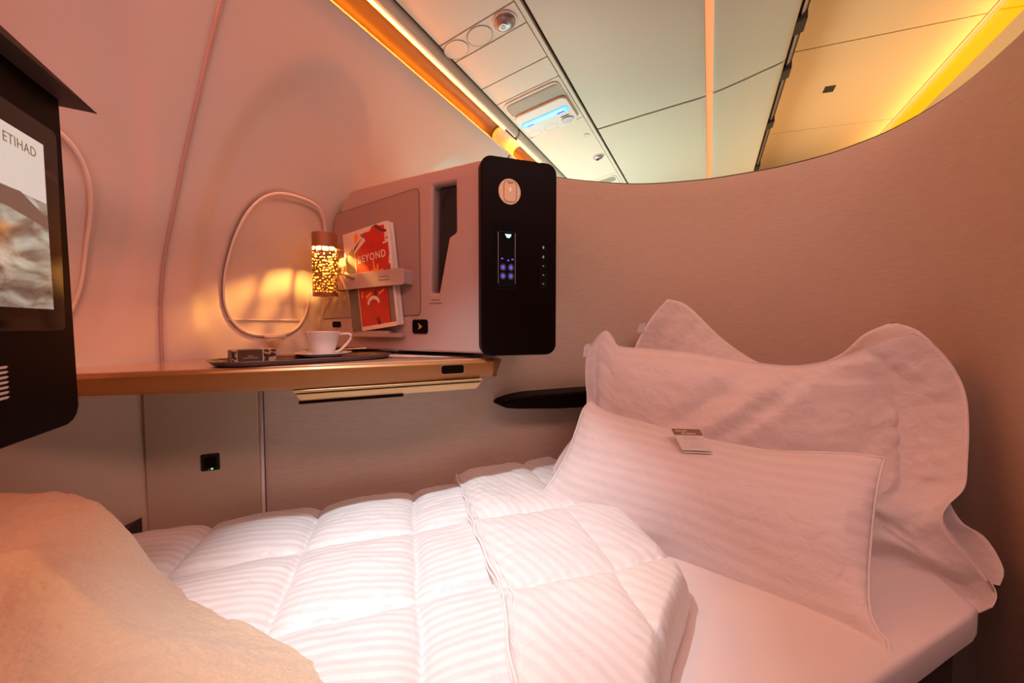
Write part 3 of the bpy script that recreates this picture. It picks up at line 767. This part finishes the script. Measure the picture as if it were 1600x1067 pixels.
# paper place mat
mb = MB(); MQ = [(.10, 1.20), (.33, 1.06), (.375, 1.12), (.16, 1.27)]
mb.prism([U(x, y, TZ+.0003) for x, y in MQ], [U(x, y, TZ+.0012) for x, y in MQ]); prop(obj('menu_card', mb, M['paper']), 'pale paper card lying flat on the table right of the tray', 'card')
# chocolate box
bc = Vector((-.186, 1.062)); 
bdv = Vector((.93, .37)).normalized(); bnv = Vector((-bdv.y, bdv.x))
def BX(x, y, z): q = bc + bdv*x + bnv*y; return U(q.x, q.y, TZ + .0025 + z)
t = thing('gift_box', BX(0, 0, 0), 'small brown and gold patterned box on the tray', 'box')
mb = MB(); o_ = [(-.043, -.024), (.043, -.024), (.043, .024), (-.043, .024)]
mb.prism([BX(x, y, 0) for x, y in o_], [BX(x, y, .033) for x, y in o_])
def patmat():
    m, n, k, b = nt('damask_pattern'); b.inputs['Roughness'].default_value = .4
    tc_ = n.new('ShaderNodeTexCoord'); v = n.new('ShaderNodeTexVoronoi'); v.inputs['Scale'].default_value = 95; v.feature = 'SMOOTH_F1'; k.new(tc_.outputs['Object'], v.inputs['Vector'])
    cr = n.new('ShaderNodeValToRGB'); e = cr.color_ramp.elements; cr.color_ramp.interpolation = 'CONSTANT'; e[0].color = (.05, .02, .015, 1); e[1].position = .42; e[1].color = (.45, .30, .16, 1); x = e.new(.68); x.color = (.04, .02, .015, 1)
    k.new(v.outputs[0], cr.inputs[0]); k.new(cr.outputs[0], b.inputs['Base Color']); return m
obj('box_body', mb, patmat(), t, bevel=.001)
mb = MB(); o_ = [(-.034, -.0246), (.016, -.0246), (.016, .0246), (-.034, .0246)]
mb.prism([BX(x, y, -.0003) for x, y in o_], [BX(x, y, .0336) for x, y in o_]); sv = obj('sleeve', mb, M['boxbrown'], t)
for x in (-.0345, .0155):
    mb = MB(); mb.prism([BX(x+dx, dy, 0) for dx, dy in ((0, -.025), (.0012, -.025), (.0012, .025), (0, .025))], [BX(x+dx, dy, .0338) for dx, dy in ((0, -.025), (.0012, -.025), (.0012, .025), (0, .025))])
    obj('sleeve_edge', mb, M['disc'], t)
BXF = lambda x, y, d: BX(x, -.0248 - d, y)
mb = MB()
for y, x0, x1 in ((.0185, -.014, -.003), (.0140, -.023, .006)):
    x = x0
    while x < x1: mb.plate(BXF, [(x, y), (x+.0014, y), (x+.0014, y+.002), (x, y+.002)], 0, .0003); x += .002
obj('printed_lines', mb, M['inkgold'], sv)
# saucer, cup, spoon, sachets
sc_ = Vector((-.040, 1.158))
S0 = U(sc_.x, sc_.y, TZ + .0045)
t = thing('saucer', S0, 'white porcelain saucer on the tray under the coffee cup', 'saucer')
mb = MB(); mb.lathe(S0, [(0, .0), (.030, .0), (.032, .002), (.050, .006), (.068, .012), (.071, .0145), (.069, .0148), (.050, .009), (.030, .005), (0, .005)], 56); obj('dish', mb, M['porc'], t, smooth=True)
C0 = S0 + Vector((0, 0, .0052))
t = thing('coffee_cup', C0, 'white porcelain coffee cup with looped handle standing on the saucer', 'cup')
mb = MB(); mb.lathe(C0, [(0, .0), (.022, .0), (.024, .002), (.029, .014), (.035, .032), (.041, .054), (.0435, .064), (.0440, .0655), (.0425, .0652), (.0385, .054), (.032, .032), (.026, .014), (.020, .006), (0, .005)], 56); obj('bowl', mb, M['porc'], t, smooth=True)
hd = Vector((.92, -.16, 0)).normalized()
hp = [(.0400, .058), (.052, .0590), (.066, .0580), (.0705, .051), (.066, .040), (.054, .026), (.042, .015), (.033, .011), (.028, .010)]
mb = MB(); mb.tube([C0 + hd*p.x + Vector((0, 0, p.y)) for p in catmull([Vector((x, z, 0)) for x, z in hp], 5)], .0032, 10); obj('handle', mb, M['porc'], t, smooth=True)
t = thing('teaspoon', S0 + Vector((-.045, -.025, .014)), 'small shiny teaspoon lying across the saucer beside the cup', 'spoon')
mb = MB()
spd = Vector((-.55, -.835, 0)).normalized()
q0 = S0 + Vector((-.034, -.033, .0145))
def bowl(i, j):
    a = 2*pi*i/24; r = j/6
    return q0 + Vector((.010*r*math.cos(a)*.8, .010*r*math.sin(a)*1.0, .004*(r*r)))+Vector((0,0,.0))
mb.grid(bowl, 24, 7, closeu=True); obj('spoon_bowl', mb, M['steel'], t, smooth=True, solid=.0008)
mb = MB(); mb.tube([q0 + Vector((.004, .008, .004)), S0 + Vector((-.050, .03, .016)), S0 + Vector((-.042, .062, .020))], .0016, 8); obj('spoon_handle', mb, M['steel'], t, smooth=True)
def strip(name, x0, x1, y0, y1, z, m, label, cat):
    mb = MB(); mb.prism([TR(x0, y0, z), TR(x1, y0+.008, z), TR(x1, y1+.008, z), TR(x0, y1, z)], [TR(x0+.002, y0, z+.003), TR(x1-.002, y0+.008, z+.003), TR(x1-.002, y1+.008, z+.003), TR(x0+.002, y1, z+.003)])
    return prop(obj(name, mb, m, bevel=.001), label, cat)
strip('sugar_sachet', -.070, -.008, -.050, -.026, .003, M['cream'], 'flat pale sachet lying on the tray between box and cup', 'sachet')
strip('wrapped_biscuit', .095, .185, -.052, -.028, .003, M['foil'], 'shiny foil wrapped biscuit at the right end of the tray', 'biscuit')
mb = MB(); mb.tube([S0 + Vector((.045, .035, .019)), S0 + Vector((.078, .012, .021)), S0 + Vector((.108, -.010, .023))], .0015, 6)
prop(obj('stir_stick', mb, M['disc'], smooth=True), 'thin pale stir stick resting on the saucer rim, right side', 'stick')

# ================================================================ ARM REST
t = thing('armrest', U(.75, 1.2, -.31), 'dark brown narrow armrest on the linen wall beside the pillows', 'armrest')
mb = MB(); sec = []
for u_, zt, zb, v0 in ((.490, -.262, -.270, 1.175), (.505, -.254, -.276, 1.165), (.54, -.245, -.280, 1.155), (.60, -.238, -.284, 1.150), (.70, -.238, -.292, 1.148), (.95, -.237, -.302, 1.148)):
    sec.append([(u_, v0, zb+.004), (u_, v0, zt-.006), (u_, v0+.008, zt), (u_, 1.249, zt), (u_, 1.249, zb), (u_, v0+.006, zb)])
mb.grid(lambda i, j: U(*sec[j][i]), 6, len(sec), closeu=True); mb.f += [tuple(range(6)), tuple(range(30, 36))]; mb.mi += [0, 0]
obj('pad', mb, M['black'], t, bevel=.002)

# ================================================================ MONITOR
MF = lambda y, z, d: U(-.408 + d, y, z)
t = thing('entertainment_screen', U(-.43, .62, -.17), 'large dark framed entertainment screen at the left edge of the photo', 'screen')
outm = [(.30, -.163), (.868, -.163), (.882, -.159), (.893, -.150), (.899, -.136), (.884, .374), (.30, .374)]
mb = MB(); mb.plate(MF, outm, -.045, 0); fr = obj('frame', mb, M['black'], t, bevel=.004, seg=3)
mb = MB(); mb.prism([U(-.46, .28, .374), U(-.385, .28, .362), U(-.372, .905, .362), U(-.46, .905, .366)], [U(-.46, .28, .40), U(-.385, .28, .392), U(-.374, .915, .365), U(-.46, .915, .376)]); obj('hood', mb, M['base'], t, bevel=.002)
mb = MB(); mb.plate(MF, rrect(.42, -.008, .866, .305, .010), 0, .003); bz = obj('bezel', mb, M['black2'], t, bevel=.001)
mb = MB(); mb.plate(MF, [(.45, .025), (.838, .025), (.832, .273), (.45, .273)], .003, .0036); scn = obj('display', mb, M['screen'], bz)
mb = MB(); mb.plate(MF, [(.45, .20), (.833, .185), (.832, .273), (.45, .273)], .0036, .0038); obj('sky_area', mb, M['screensky'], scn)
mb = MB(); mb.plate(MF, [(.60, .182), (.78, .188), (.833, .163), (.834, .147), (.75, .162), (.60, .150)], .0036, .0040); obj('dark_band', mb, M['screenband'], scn)
text('screen_lettering', 'ETIHAD', .0195, MF, .752, .247, .0041, M['screenink'], scn, depth=.0001, sx=.90, spacing=1.05)
mb = MB()
for k in range(7):
    z = -.058 - k*.0068
    mb.plate(MF, [(.715, z), (.744, z+.0008), (.748, z+.003), (.744, z+.0042), (.715, z+.0034)], .0002, .0006)
obj('printed_marks', mb, M['screwtext'], fr)

# ================================================================ BED
# mattress
mo = [(-.47, .30), (1.10, .288), (1.135, .292), (1.25, .42), (1.33, .56), (1.34, .70), (1.24, .88), (1.10, 1.02), (.93, 1.13), (.80, 1.19), (.60, 1.21), (-.45, 1.21), (-.47, 1.15)]
mb = MB()
t = thing('mattress', U(.4, .8, -.63), 'white sheeted mattress visible at the lower right below the pillows', 'mattress')
NR = 10
poly = []
for i in range(len(mo)):
    a = Vector(mo[i]); b = Vector(mo[(i+1) % len(mo)]); n_ = max(1, int((b-a).length/.03))
    for k in range(n_): poly.append(a + (b-a)*k/n_)
cen = Vector((.4, .75))
rings = [(.0, -.55)] + [(i/NR*.985, -.55) for i in range(1, NR+1)] + [(.996, -.553), (1, -.560), (1, -.605), (.99, -.615), (0, -.615)]
def mt(i, j):
    s, z = rings[j]; p = cen + (poly[i]-cen)*s
    zz = z + (.004*noise.noise(Vector((p.x*5, p.y*5, 0))) if j < NR+1 else .003*noise.noise(Vector((p.x*9, p.y*9, z*8))))
    return U(p.x, p.y, zz)
mb.grid(mt, len(poly), len(rings), closeu=True); obj('sheet', mb, M['sheet'], t, smooth=True)
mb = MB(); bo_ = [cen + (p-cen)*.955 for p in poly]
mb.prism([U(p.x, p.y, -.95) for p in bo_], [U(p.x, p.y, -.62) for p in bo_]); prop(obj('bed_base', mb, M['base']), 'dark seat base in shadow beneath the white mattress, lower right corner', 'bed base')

# duvet
hem = [(.20, .13), (.3, .165), (.40, .192), (.462, .210), (.55, .236), (.601, .257), (.683, .266), (.76, .272), (.854, .284), (.95, .300), (1.08, .322), (1.2, .334)]
crease = [(.20, .245), (.3, .33), (.376, .40), (.43, .47), (.48, .555), (.515, .608), (.545, .628), (.60, .640), (.70, .66), (.9, .70), (1.05, .72), (1.2, .70)]
def tri(x, p=.247): f = (x/p) % 1; return f
def seamf(d, w_=.018): return 1 - math.exp(-abs(d)/w_)
def low(u, v):
    up = u + .15*(1.15-v) - .192; vp = v + .07*u - .95
    up += .006*noise.noise(Vector((u*9, v*9, 3))); vp += .006*noise.noise(Vector((u*8, v*8, 7)))
    du = min(up % .247, .247 - up % .247); dv = min(vp % .25, .25 - vp % .25)
    h = (1-math.exp(-du/.020))*(1-math.exp(-dv/.020))*.020 + .5*(du*dv) - .004*math.exp(-du/.0045) - .004*math.exp(-dv/.0045)
    # tension wrinkles leaving the seams
    wr = math.exp(-du/.05)*math.sin(v*150 + 9*noise.noise(Vector((u*6, v*6, 1))))*.0011 + math.exp(-dv/.045)*math.sin(u*140 + 9*noise.noise(Vector((u*6, v*6, 2))))*.0014
    wr *= smooth(min(du, dv)/.012)*.9 + .1
    n_ = .004*noise.noise(Vector((u*7, v*11, 0))) + .0025*noise.noise(Vector((u*14, v*38 + u*12, 5)))
    z = -.508 + h + wr*(h/.02) + n_
    e = smooth((1.215-v)/.06); z = -.56 + (z+.56)*math.sqrt(max(e, 0))
    e = smooth((v-.24)/.06); z = -.56 + (z+.56)*math.sqrt(max(e, 0))
    return z
HB = lambda v: -.492 + .004*noise.noise(Vector((v*5, 0, 4)))
mb = MB(); U0, U1, V0, V1 = -.72, .60, .24, 1.215
nu, nv = 264, 196
uvs = []
def lf(i, j):
    v = V0 + (V1-V0)*j/(nv-1); c = lerp(crease, v) - .02; ul = max(U0, (-1.225 + .7811*v)/.6244); u = ul + (c-ul)*i/(nu-1)
    uvs.append((u, v + .05*math.sin(u*4) + .01*noise.noise(Vector((u*4, v*4, 9))))); return U(u, v, low(u, v))
mb.grid(lf, nu, nv)
nu2, nv2 = 110, 196
def hi(u, v, s, W):
    hq = lerp(hem, v)
    vp = v + .13*(u-.3); du = abs(u - hq - .245 - .01*math.sin(v*9)); dv = min(abs(vp-.880), abs(vp-.612), abs(vp-.34))
    h = (1-math.exp(-du/.02))*(1-math.exp(-dv/.02))*.017 - .004*math.exp(-du/.0045) - .004*math.exp(-dv/.0045)
    dh = u-hq
    wr = math.exp(-abs(dh-.02)/.035)*math.sin(v*170 + 7*noise.noise(Vector((u*5, v*5, 4))))*.0016
    wr += math.exp(-dv/.04)*math.sin(u*130 + 9*noise.noise(Vector((u*6, v*6, 12))))*.0011
    n_ = .006*noise.noise(Vector((u*8, v*8, 15))) + .0028*noise.noise(Vector((u*36 + v*14, v*14, 25)))
    z = -.478 + h + wr + n_
    return z
def hf(i, j):
    v = V0 + (V1-V0)*j/(nv2-1); h0 = lerp(hem, v); c0 = lerp(crease, v)
    if i < 4:                                              # turned hem edge
        u = h0 + (0, -.003, -.002, .004)[i]; z = HB(v) + (-.012, .002, .012, .018)[i]
        s = 0
    else:
        s = (i-4)/(nu2-5); u = h0 + .004 + (c0-h0-.004)*math.sin(s*pi/2)**.9 if s > .0 else h0+.004
        zt = hi(u, v, s, c0-h0); zl = HB(v) + .018; k = smooth((u-h0)/.05); z = zl*(1-k) + zt*k
        q = (c0-u)/.045
        if q < 1: z = -.545 + (z+.545)*math.sqrt(max(0, 1-(1-q)**2))
    e = smooth((1.215-v)/.05); z = -.555 + (z+.555)*math.sqrt(max(e, 0))
    uvs.append((u + .25*v, v)); return U(u, v, z)
n1 = len(mb.f)
mb.grid(hf, nu2, nv2, mi=1)
duvet = thing('quilted_duvet', U(.1, .75, -.55), 'white satin striped quilted duvet folded back across the bed', 'duvet')
dv_ = obj('duvet_cover', mb, [M['satin'], M['satinf']], duvet, smooth=True, uvs=uvs)
vs_ = [V0 + .03 + (V1-V0-.07)*k/120 for k in range(121)]
for off, dz, r in ((-.001, .019, .0028), (-.003, .008, .0024)):
    mb = MB(); mb.tube([U(lerp(hem, v)+off+.002*math.sin(v*60), v, HB(v)+dz+.001*math.sin(v*90)) for v in vs_], r, 8)
    obj('piping', mb, M['piping'], dv_, smooth=True)
mb = MB(); mb.tube([U(lerp(hem, v)+.013+.0015*math.sin(v*150), v, HB(v)+.0205+.0007*math.sin(v*120)) for v in vs_], .0012, 6); obj('hem_stitching', mb, M['piping'], dv_, smooth=True)

# ================================================================ PILLOWS
def resample(pts, n):
    c = catmull(pts, 10); L_ = [0]
    for p, q in zip(c, c[1:]): L_.append(L_[-1] + (q-p).length)
    out = []
    k = 0
    for i in range(n):
        s = L_[-1]*i/(n-1)
        while k < len(L_)-2 and L_[k+1] < s: k += 1
        f = (s-L_[k])/max(1e-9, L_[k+1]-L_[k]); out.append(c[k].lerp(c[k+1], min(1, max(0, f))))
    return out
def edge(pts, d0, d1):
    n_ = len(pts); L_ = [0]
    for p, q in zip(pts, pts[1:]): L_.append(L_[-1] + math.hypot(q[0]-p[0], q[1]-p[1]))
    out = []
    for p, s in zip(pts, L_):
        if len(p) == 3: out.append(PX(*p))
        else: out.append(PX(p[0], p[1], d0 + (d1-d0)*s/L_[-1]))
    return out
def pillow(top, right, bottom, left, dp, NU, NV, front, back, mg, wr, seed, uvscale):
    """Coons patch between four seams (top L-R, right T-B, bottom L-R, left T-B), inflated both ways; mg = flat flange margins l,r,t,b"""
    T = resample(edge(top, dp[0], dp[1]), NU); R = resample(edge(right, dp[1], dp[2]), NV)
    Bt = resample(edge(bottom, dp[3], dp[2]), NU); Lf = resample(edge(left, dp[0], dp[3]), NV)
    C = [[None]*NU for _ in range(NV)]
    for j in range(NV):
        t_ = j/(NV-1)
        for i in range(NU):
            s = i/(NU-1)
            C[j][i] = T[i]*(1-t_) + Bt[i]*t_ + Lf[j]*(1-s) + R[j]*s - (T[0]*(1-s)*(1-t_) + T[-1]*s*(1-t_) + Bt[0]*(1-s)*t_ + Bt[-1]*s*t_)
    nrm = ((T[-1]-Bt[0]).cross(T[0]-Bt[-1])).normalized()
    if nrm.dot(C[NV//2][NU//2] - Vector((0, 0, CZ))) > 0: nrm = -nrm
    W_ = (T[-1]-T[0]).length; H = (Lf[-1]-Lf[0]).length
    def infl(s, t_):
        a = (s-mg[0])/(1-mg[0]-mg[1]); b = (t_-mg[2])/(1-mg[2]-mg[3])
        if a <= 0 or a >= 1 or b <= 0 or b >= 1: return 0
        return (math.sin(pi*a)**.62)*(math.sin(pi*b)**.72)
    mb = MB(); uv = []
    for side in (1, -1):
        def fn(i, j):
            s, t_ = i/(NU-1), j/(NV-1); e = infl(s, t_)
            ed = min(1, min(s, 1-s, t_, 1-t_)*14)
            w_ = wr(s, t_, seed)*ed if side > 0 else 0
            d = (front if side > 0 else -back)*e + w_ + side*.0022*min(1, ed*2)
            uv.append((s*W_*uvscale, t_*H*uvscale)); return C[j][i] + nrm*d
        mb.grid(fn, NU, NV)
    off = NU*NV; rim = [(j, i) for i in range(NU-1) for j in (0,)]
    loop = [i for i in range(NU)] + [j*NU + NU-1 for j in range(1, NV)] + [(NV-1)*NU + i for i in range(NU-2, -1, -1)] + [j*NU for j in range(NV-2, 0, -1)]
    for a, b in zip(loop, loop[1:] + loop[:1]): mb.f.append((a, b, b+off, a+off)); mb.mi.append(0)
    rimpts = T + R[1:] + list(reversed(Bt))[1:] + list(reversed(Lf))[1:-1]
    return mb, uv, rimpts
N3 = lambda x, y, z: noise.noise(Vector((x, y, z)))
# back pillow
def wrB(s, t_, k): return .012*N3(s*5, t_*5, k) + .008*N3(s*14, t_*10, k+3) + .003*N3(s*34, t_*24, k)
mbB, uvB, rimB = pillow([(1043, 467, 1.36), (1075, 478, 1.36), (1130, 530, 1.33), (1190, 568, 1.27), (1250, 575, 1.2), (1310, 555, 1.12), (1350, 522, 1.06), (1395, 503, 1.02)],
    [(1395, 503, 1.02), (1440, 520, .98), (1478, 570, .95), (1490, 660, .93), (1480, 760, .90), (1500, 812, .865), (1540, 840, .83), (1568, 888, .79), (1562, 915, .78)],
    [(950, 800, 1.33), (1100, 830, 1.22), (1250, 850, 1.05), (1400, 870, .92), (1500, 900, .83), (1562, 915, .78)],
    [(1043, 467, 1.36), (1015, 500, 1.37), (990, 548, 1.38), (975, 620, 1.38), (950, 800, 1.33)], (1.36, 1.02, .78, 1.33), 80, 60, .035, .03, (.10, .10, .10, .06), wrB, 11, 1)
t = thing('back_pillow', U(1.1, .95, -.5), 'rearmost pillow, its creased corner peaking highest against the shell', 'pillow')
pB = obj('pillowcase', mbB, M['satinb'], t, smooth=True, uvs=uvB)
# large front pillow
def wrA(s, t_, k):
    x = .012*N3(s*4, t_*4, k) + .006*N3(s*12, t_*10, k+3) + .0025*N3(s*30, t_*24, k)*(1 + 2*(s > .85))
    # long diagonal drag folds running from lower left to upper right middle
    for c, w_, h in ((.50, .05, .016), (.60, .035, .010), (.42, .04, -.008)):
        d = (s - c) + (t_-.25)*.75
        x += h*math.exp(-(d/w_)**2)*smooth(1-abs(t_-.28)/.34)
    x += .012*math.exp(-((t_-.86)/.05)**2)*smooth((s-.6)/.2) - .010*math.exp(-((t_-.93)/.03)**2)*smooth((s-.6)/.2)
    x -= .010*math.exp(-((s-.885)/.012)**2)*smooth((.75-t_)/.2) 
    return x
mbA, uvA, rimA = pillow([(926, 536), (938, 522), (948, 517), (958, 528), (968, 541), (1010, 545), (1060, 549), (1130, 559), (1200, 569), (1250, 571), (1310, 560), (1350, 545), (1395, 528), (1428, 520)],
    [(1428, 520), (1462, 542), (1490, 575), (1508, 615), (1513, 665), (1511, 720), (1506, 762), (1480, 790), (1472, 812), (1492, 845), (1530, 885), (1556, 925), (1550, 948)],
    [(862, 735), (900, 790), (1000, 860), (1150, 900), (1280, 905), (1360, 898), (1400, 902), (1440, 922), (1480, 946), (1515, 960), (1550, 948)],
    [(926, 536), (917, 556), (915, 590), (917, 630), (905, 670), (880, 705), (862, 735)], (1.27, .96, .755, 1.20), 130, 90, .060, .03, (.055, .13, .02, .09), wrA, 2, 1)
t = thing('large_pillow', U(1.0, .8, -.5), 'large pillow with a wide floppy flange, between the peaked one and the striped one', 'pillow')
pA = obj('pillowcase', mbA, M['satinb'], t, smooth=True, uvs=uvA)
# small front pillow
def wrC(s, t_, k):
    e = min(s*2, (1-s)*2, t_, 1-t_)
    return .006*N3(s*5, t_*4, k) + .0014*N3(s*20, t_*9, k+3) + .0035*math.exp(-e/.09)*N3(s*28*(.3 if min(s, 1-s)*2 < min(t_, 1-t_) else 1), t_*16*(.3 if min(s, 1-s)*2 > min(t_, 1-t_) else 1), k+9)
mbC, uvC, rimC = pillow([(922, 628), (940, 640), (965, 650), (1010, 662), (1060, 676), (1120, 690), (1200, 704), (1280, 707), (1340, 710), (1382, 716)],
    [(1382, 716), (1374, 745), (1366, 790), (1360, 850), (1357, 910), (1360, 955), (1372, 985), (1388, 1003), (1389, 1022)],
    [(845, 785), (870, 806), (915, 826), (980, 850), (1040, 872), (1080, 890), (1150, 925), (1230, 965), (1300, 992), (1345, 1010), (1389, 1022)],
    [(922, 628), (911, 640), (900, 672), (888, 705), (868, 742), (850, 768), (845, 785)], (1.12, .83, .625, 1.06), 120, 70, .085, .03, (.0, .0, .0, .0), wrC, 5, 1)
t = thing('small_pillow', U(.75, .7, -.53), 'small striped pillow lying in front with a card on it', 'pillow')
pC = obj('pillowcase', mbC, M['satinp'], t, smooth=True, uvs=uvC)
mb = MB(); mb.tube(rimC, .0026, 8, closed=True); obj('piping', mb, M['piping'], pC, smooth=True)
mb = MB(); mb.tube(rimA, .0014, 6, closed=True); obj('seam_edge', mb, M['piping'], pA, smooth=True)
# fabric labels
for (x0, y0, x1, y1, d, parent) in ((913, 538, 922, 558, 1.268, pA), (998, 506, 1008, 520, 1.366, pB)):
    mb = MB(); P = [PX(x0, y0+2, d), PX(x1, y0-2, d), PX(x1-1, y1-2, d), PX(x0-2, y1, d)]; mb.prism(P, [p + Vector((.0, .0012, 0)) for p in P]); obj('fabric_label', mb, M['paper'], parent)
# welcome card on the small pillow
bvh = BVHTree.FromPolygons([tuple(v) for v in mbC.v], [tuple(f) for f in mbC.f])
def onC(px, py, lift):
    r = ray(px, py).normalized(); h = bvh.ray_cast(Vector((0, 0, CZ)), r)
    return (h[0] if h[0] is not None else PX(px, py, .98)) - r*lift
k0, k1, k2, k3 = onC(1066, 703, .014), onC(1112, 705, .016), onC(1093, 671, .024), onC(1049, 671, .022)
k3 = k0 + (k2-k1)
t = thing('welcome_card', k0, 'small folded card reading sweet dreams on the striped pillow', 'card')
cn = ((k1-k0).cross(k3-k0)).normalized()
if cn.dot(k0 - Vector((0, 0, CZ))) > 0: cn = -cn
WF = lambda x, y, d: k0 + (k1-k0)*x + (k3-k0)*y + cn*d
mb = MB(); mb.plate(WF, [(0, 0), (1, 0), (1, 1), (0, 1)], .0, .0008); c1 = obj('front_leaf', mb, M['paper'], t)
mb = MB(); mb.plate(WF, [(.02, -.10), (1.02, -.10), (1, .98), (0, .98)], -.006, -.0052); obj('back_leaf', mb, M['paper'], t)
mb = MB(); mb.plate(WF, [(0, .70), (1, .70), (1, 1), (0, 1)], .0008, .0011); obj('brown_band', mb, M['cardbrown'], c1)
kw = (k1-k0).length; kh = (k3-k0).length
WT = lambda x, y, d: WF(x/kw, y/kh, d)
text('lettering', 'sweet', kh*.155, WT, kw*.10, kh*.865, .0012, M['disc'], c1, depth=.0001, sx=1.3)
text('lettering', 'dreams', kh*.155, WT, kw*.26, kh*.745, .0012, M['disc'], c1, depth=.0001, sx=1.3)
mb = MB()
for y, x0, x1 in ((.60, .26, .80), (.55, .22, .84), (.50, .28, .78), (.40, .30, .6), (.30, .15, .9), (.18, .35, .75), (.14, .3, .8)):
    mb.plate(WF, [(x0, y), (x1, y), (x1, y+.014), (x0, y+.014)], .0009, .0011)
obj('printed_lines', mb, M['screwtext'], c1)

# ================================================================ BLANKET over the foot of the bed
bb = [(.15, .47), (.30, .31), (.40, .19), (.50, .085), (.55, .035), (.60, -.01), (.69, -.095), (.80, -.185), (.88, -.255), (.93, -.33), (.97, -.39), (1.0, -.44), (1.03, -.50)]
mb = MB(); nb, mb_n = 260, 220
def bf(i, j):
    v = .15 + (1.03-.15)*j/(mb_n-1); e = lerp(bb, v) + .006*N3(v*9, 0, 3); e2 = max(-.80, (-1.21 + .7811*v)/.6244)
    s = i/(nb-1); u = e + (e2-e)*(s**1.15); d = e-u
    k = smooth(d/(.30 - .22*smooth((v-.72)/.25)))
    top = -.306 + .03*smooth((-.50-u)/.25) - .12*smooth((.85-v)/.5)
    z = -.492 + (top+.492)*k + .014*N3(u*6, v*6, 2)*min(1, d*9+.05) + .008*N3(u*13, v*13, 8)*min(1, d*12) + (.0028*N3(u*40, v*40, 4) + .0015*N3(u*110, v*110, 4))*min(1, d*20)
    rr = math.sqrt(max(0, 1-(1-min(1, d/.018))**2)); z = -.512 + (z+.512)*rr
    b_ = min(1, (1.03-v)/.05); z = -.52 + (z+.52)*math.sqrt(max(0, 1-(1-b_)**2))
    return U(u, v, z)
mb.grid(bf, nb, mb_n)
t = prop(obj('fleece_blanket', mb, M['fleece'], smooth=True), 'thick beige fleece blanket heaped over the foot of the bed', 'blanket')
# support under the blanket
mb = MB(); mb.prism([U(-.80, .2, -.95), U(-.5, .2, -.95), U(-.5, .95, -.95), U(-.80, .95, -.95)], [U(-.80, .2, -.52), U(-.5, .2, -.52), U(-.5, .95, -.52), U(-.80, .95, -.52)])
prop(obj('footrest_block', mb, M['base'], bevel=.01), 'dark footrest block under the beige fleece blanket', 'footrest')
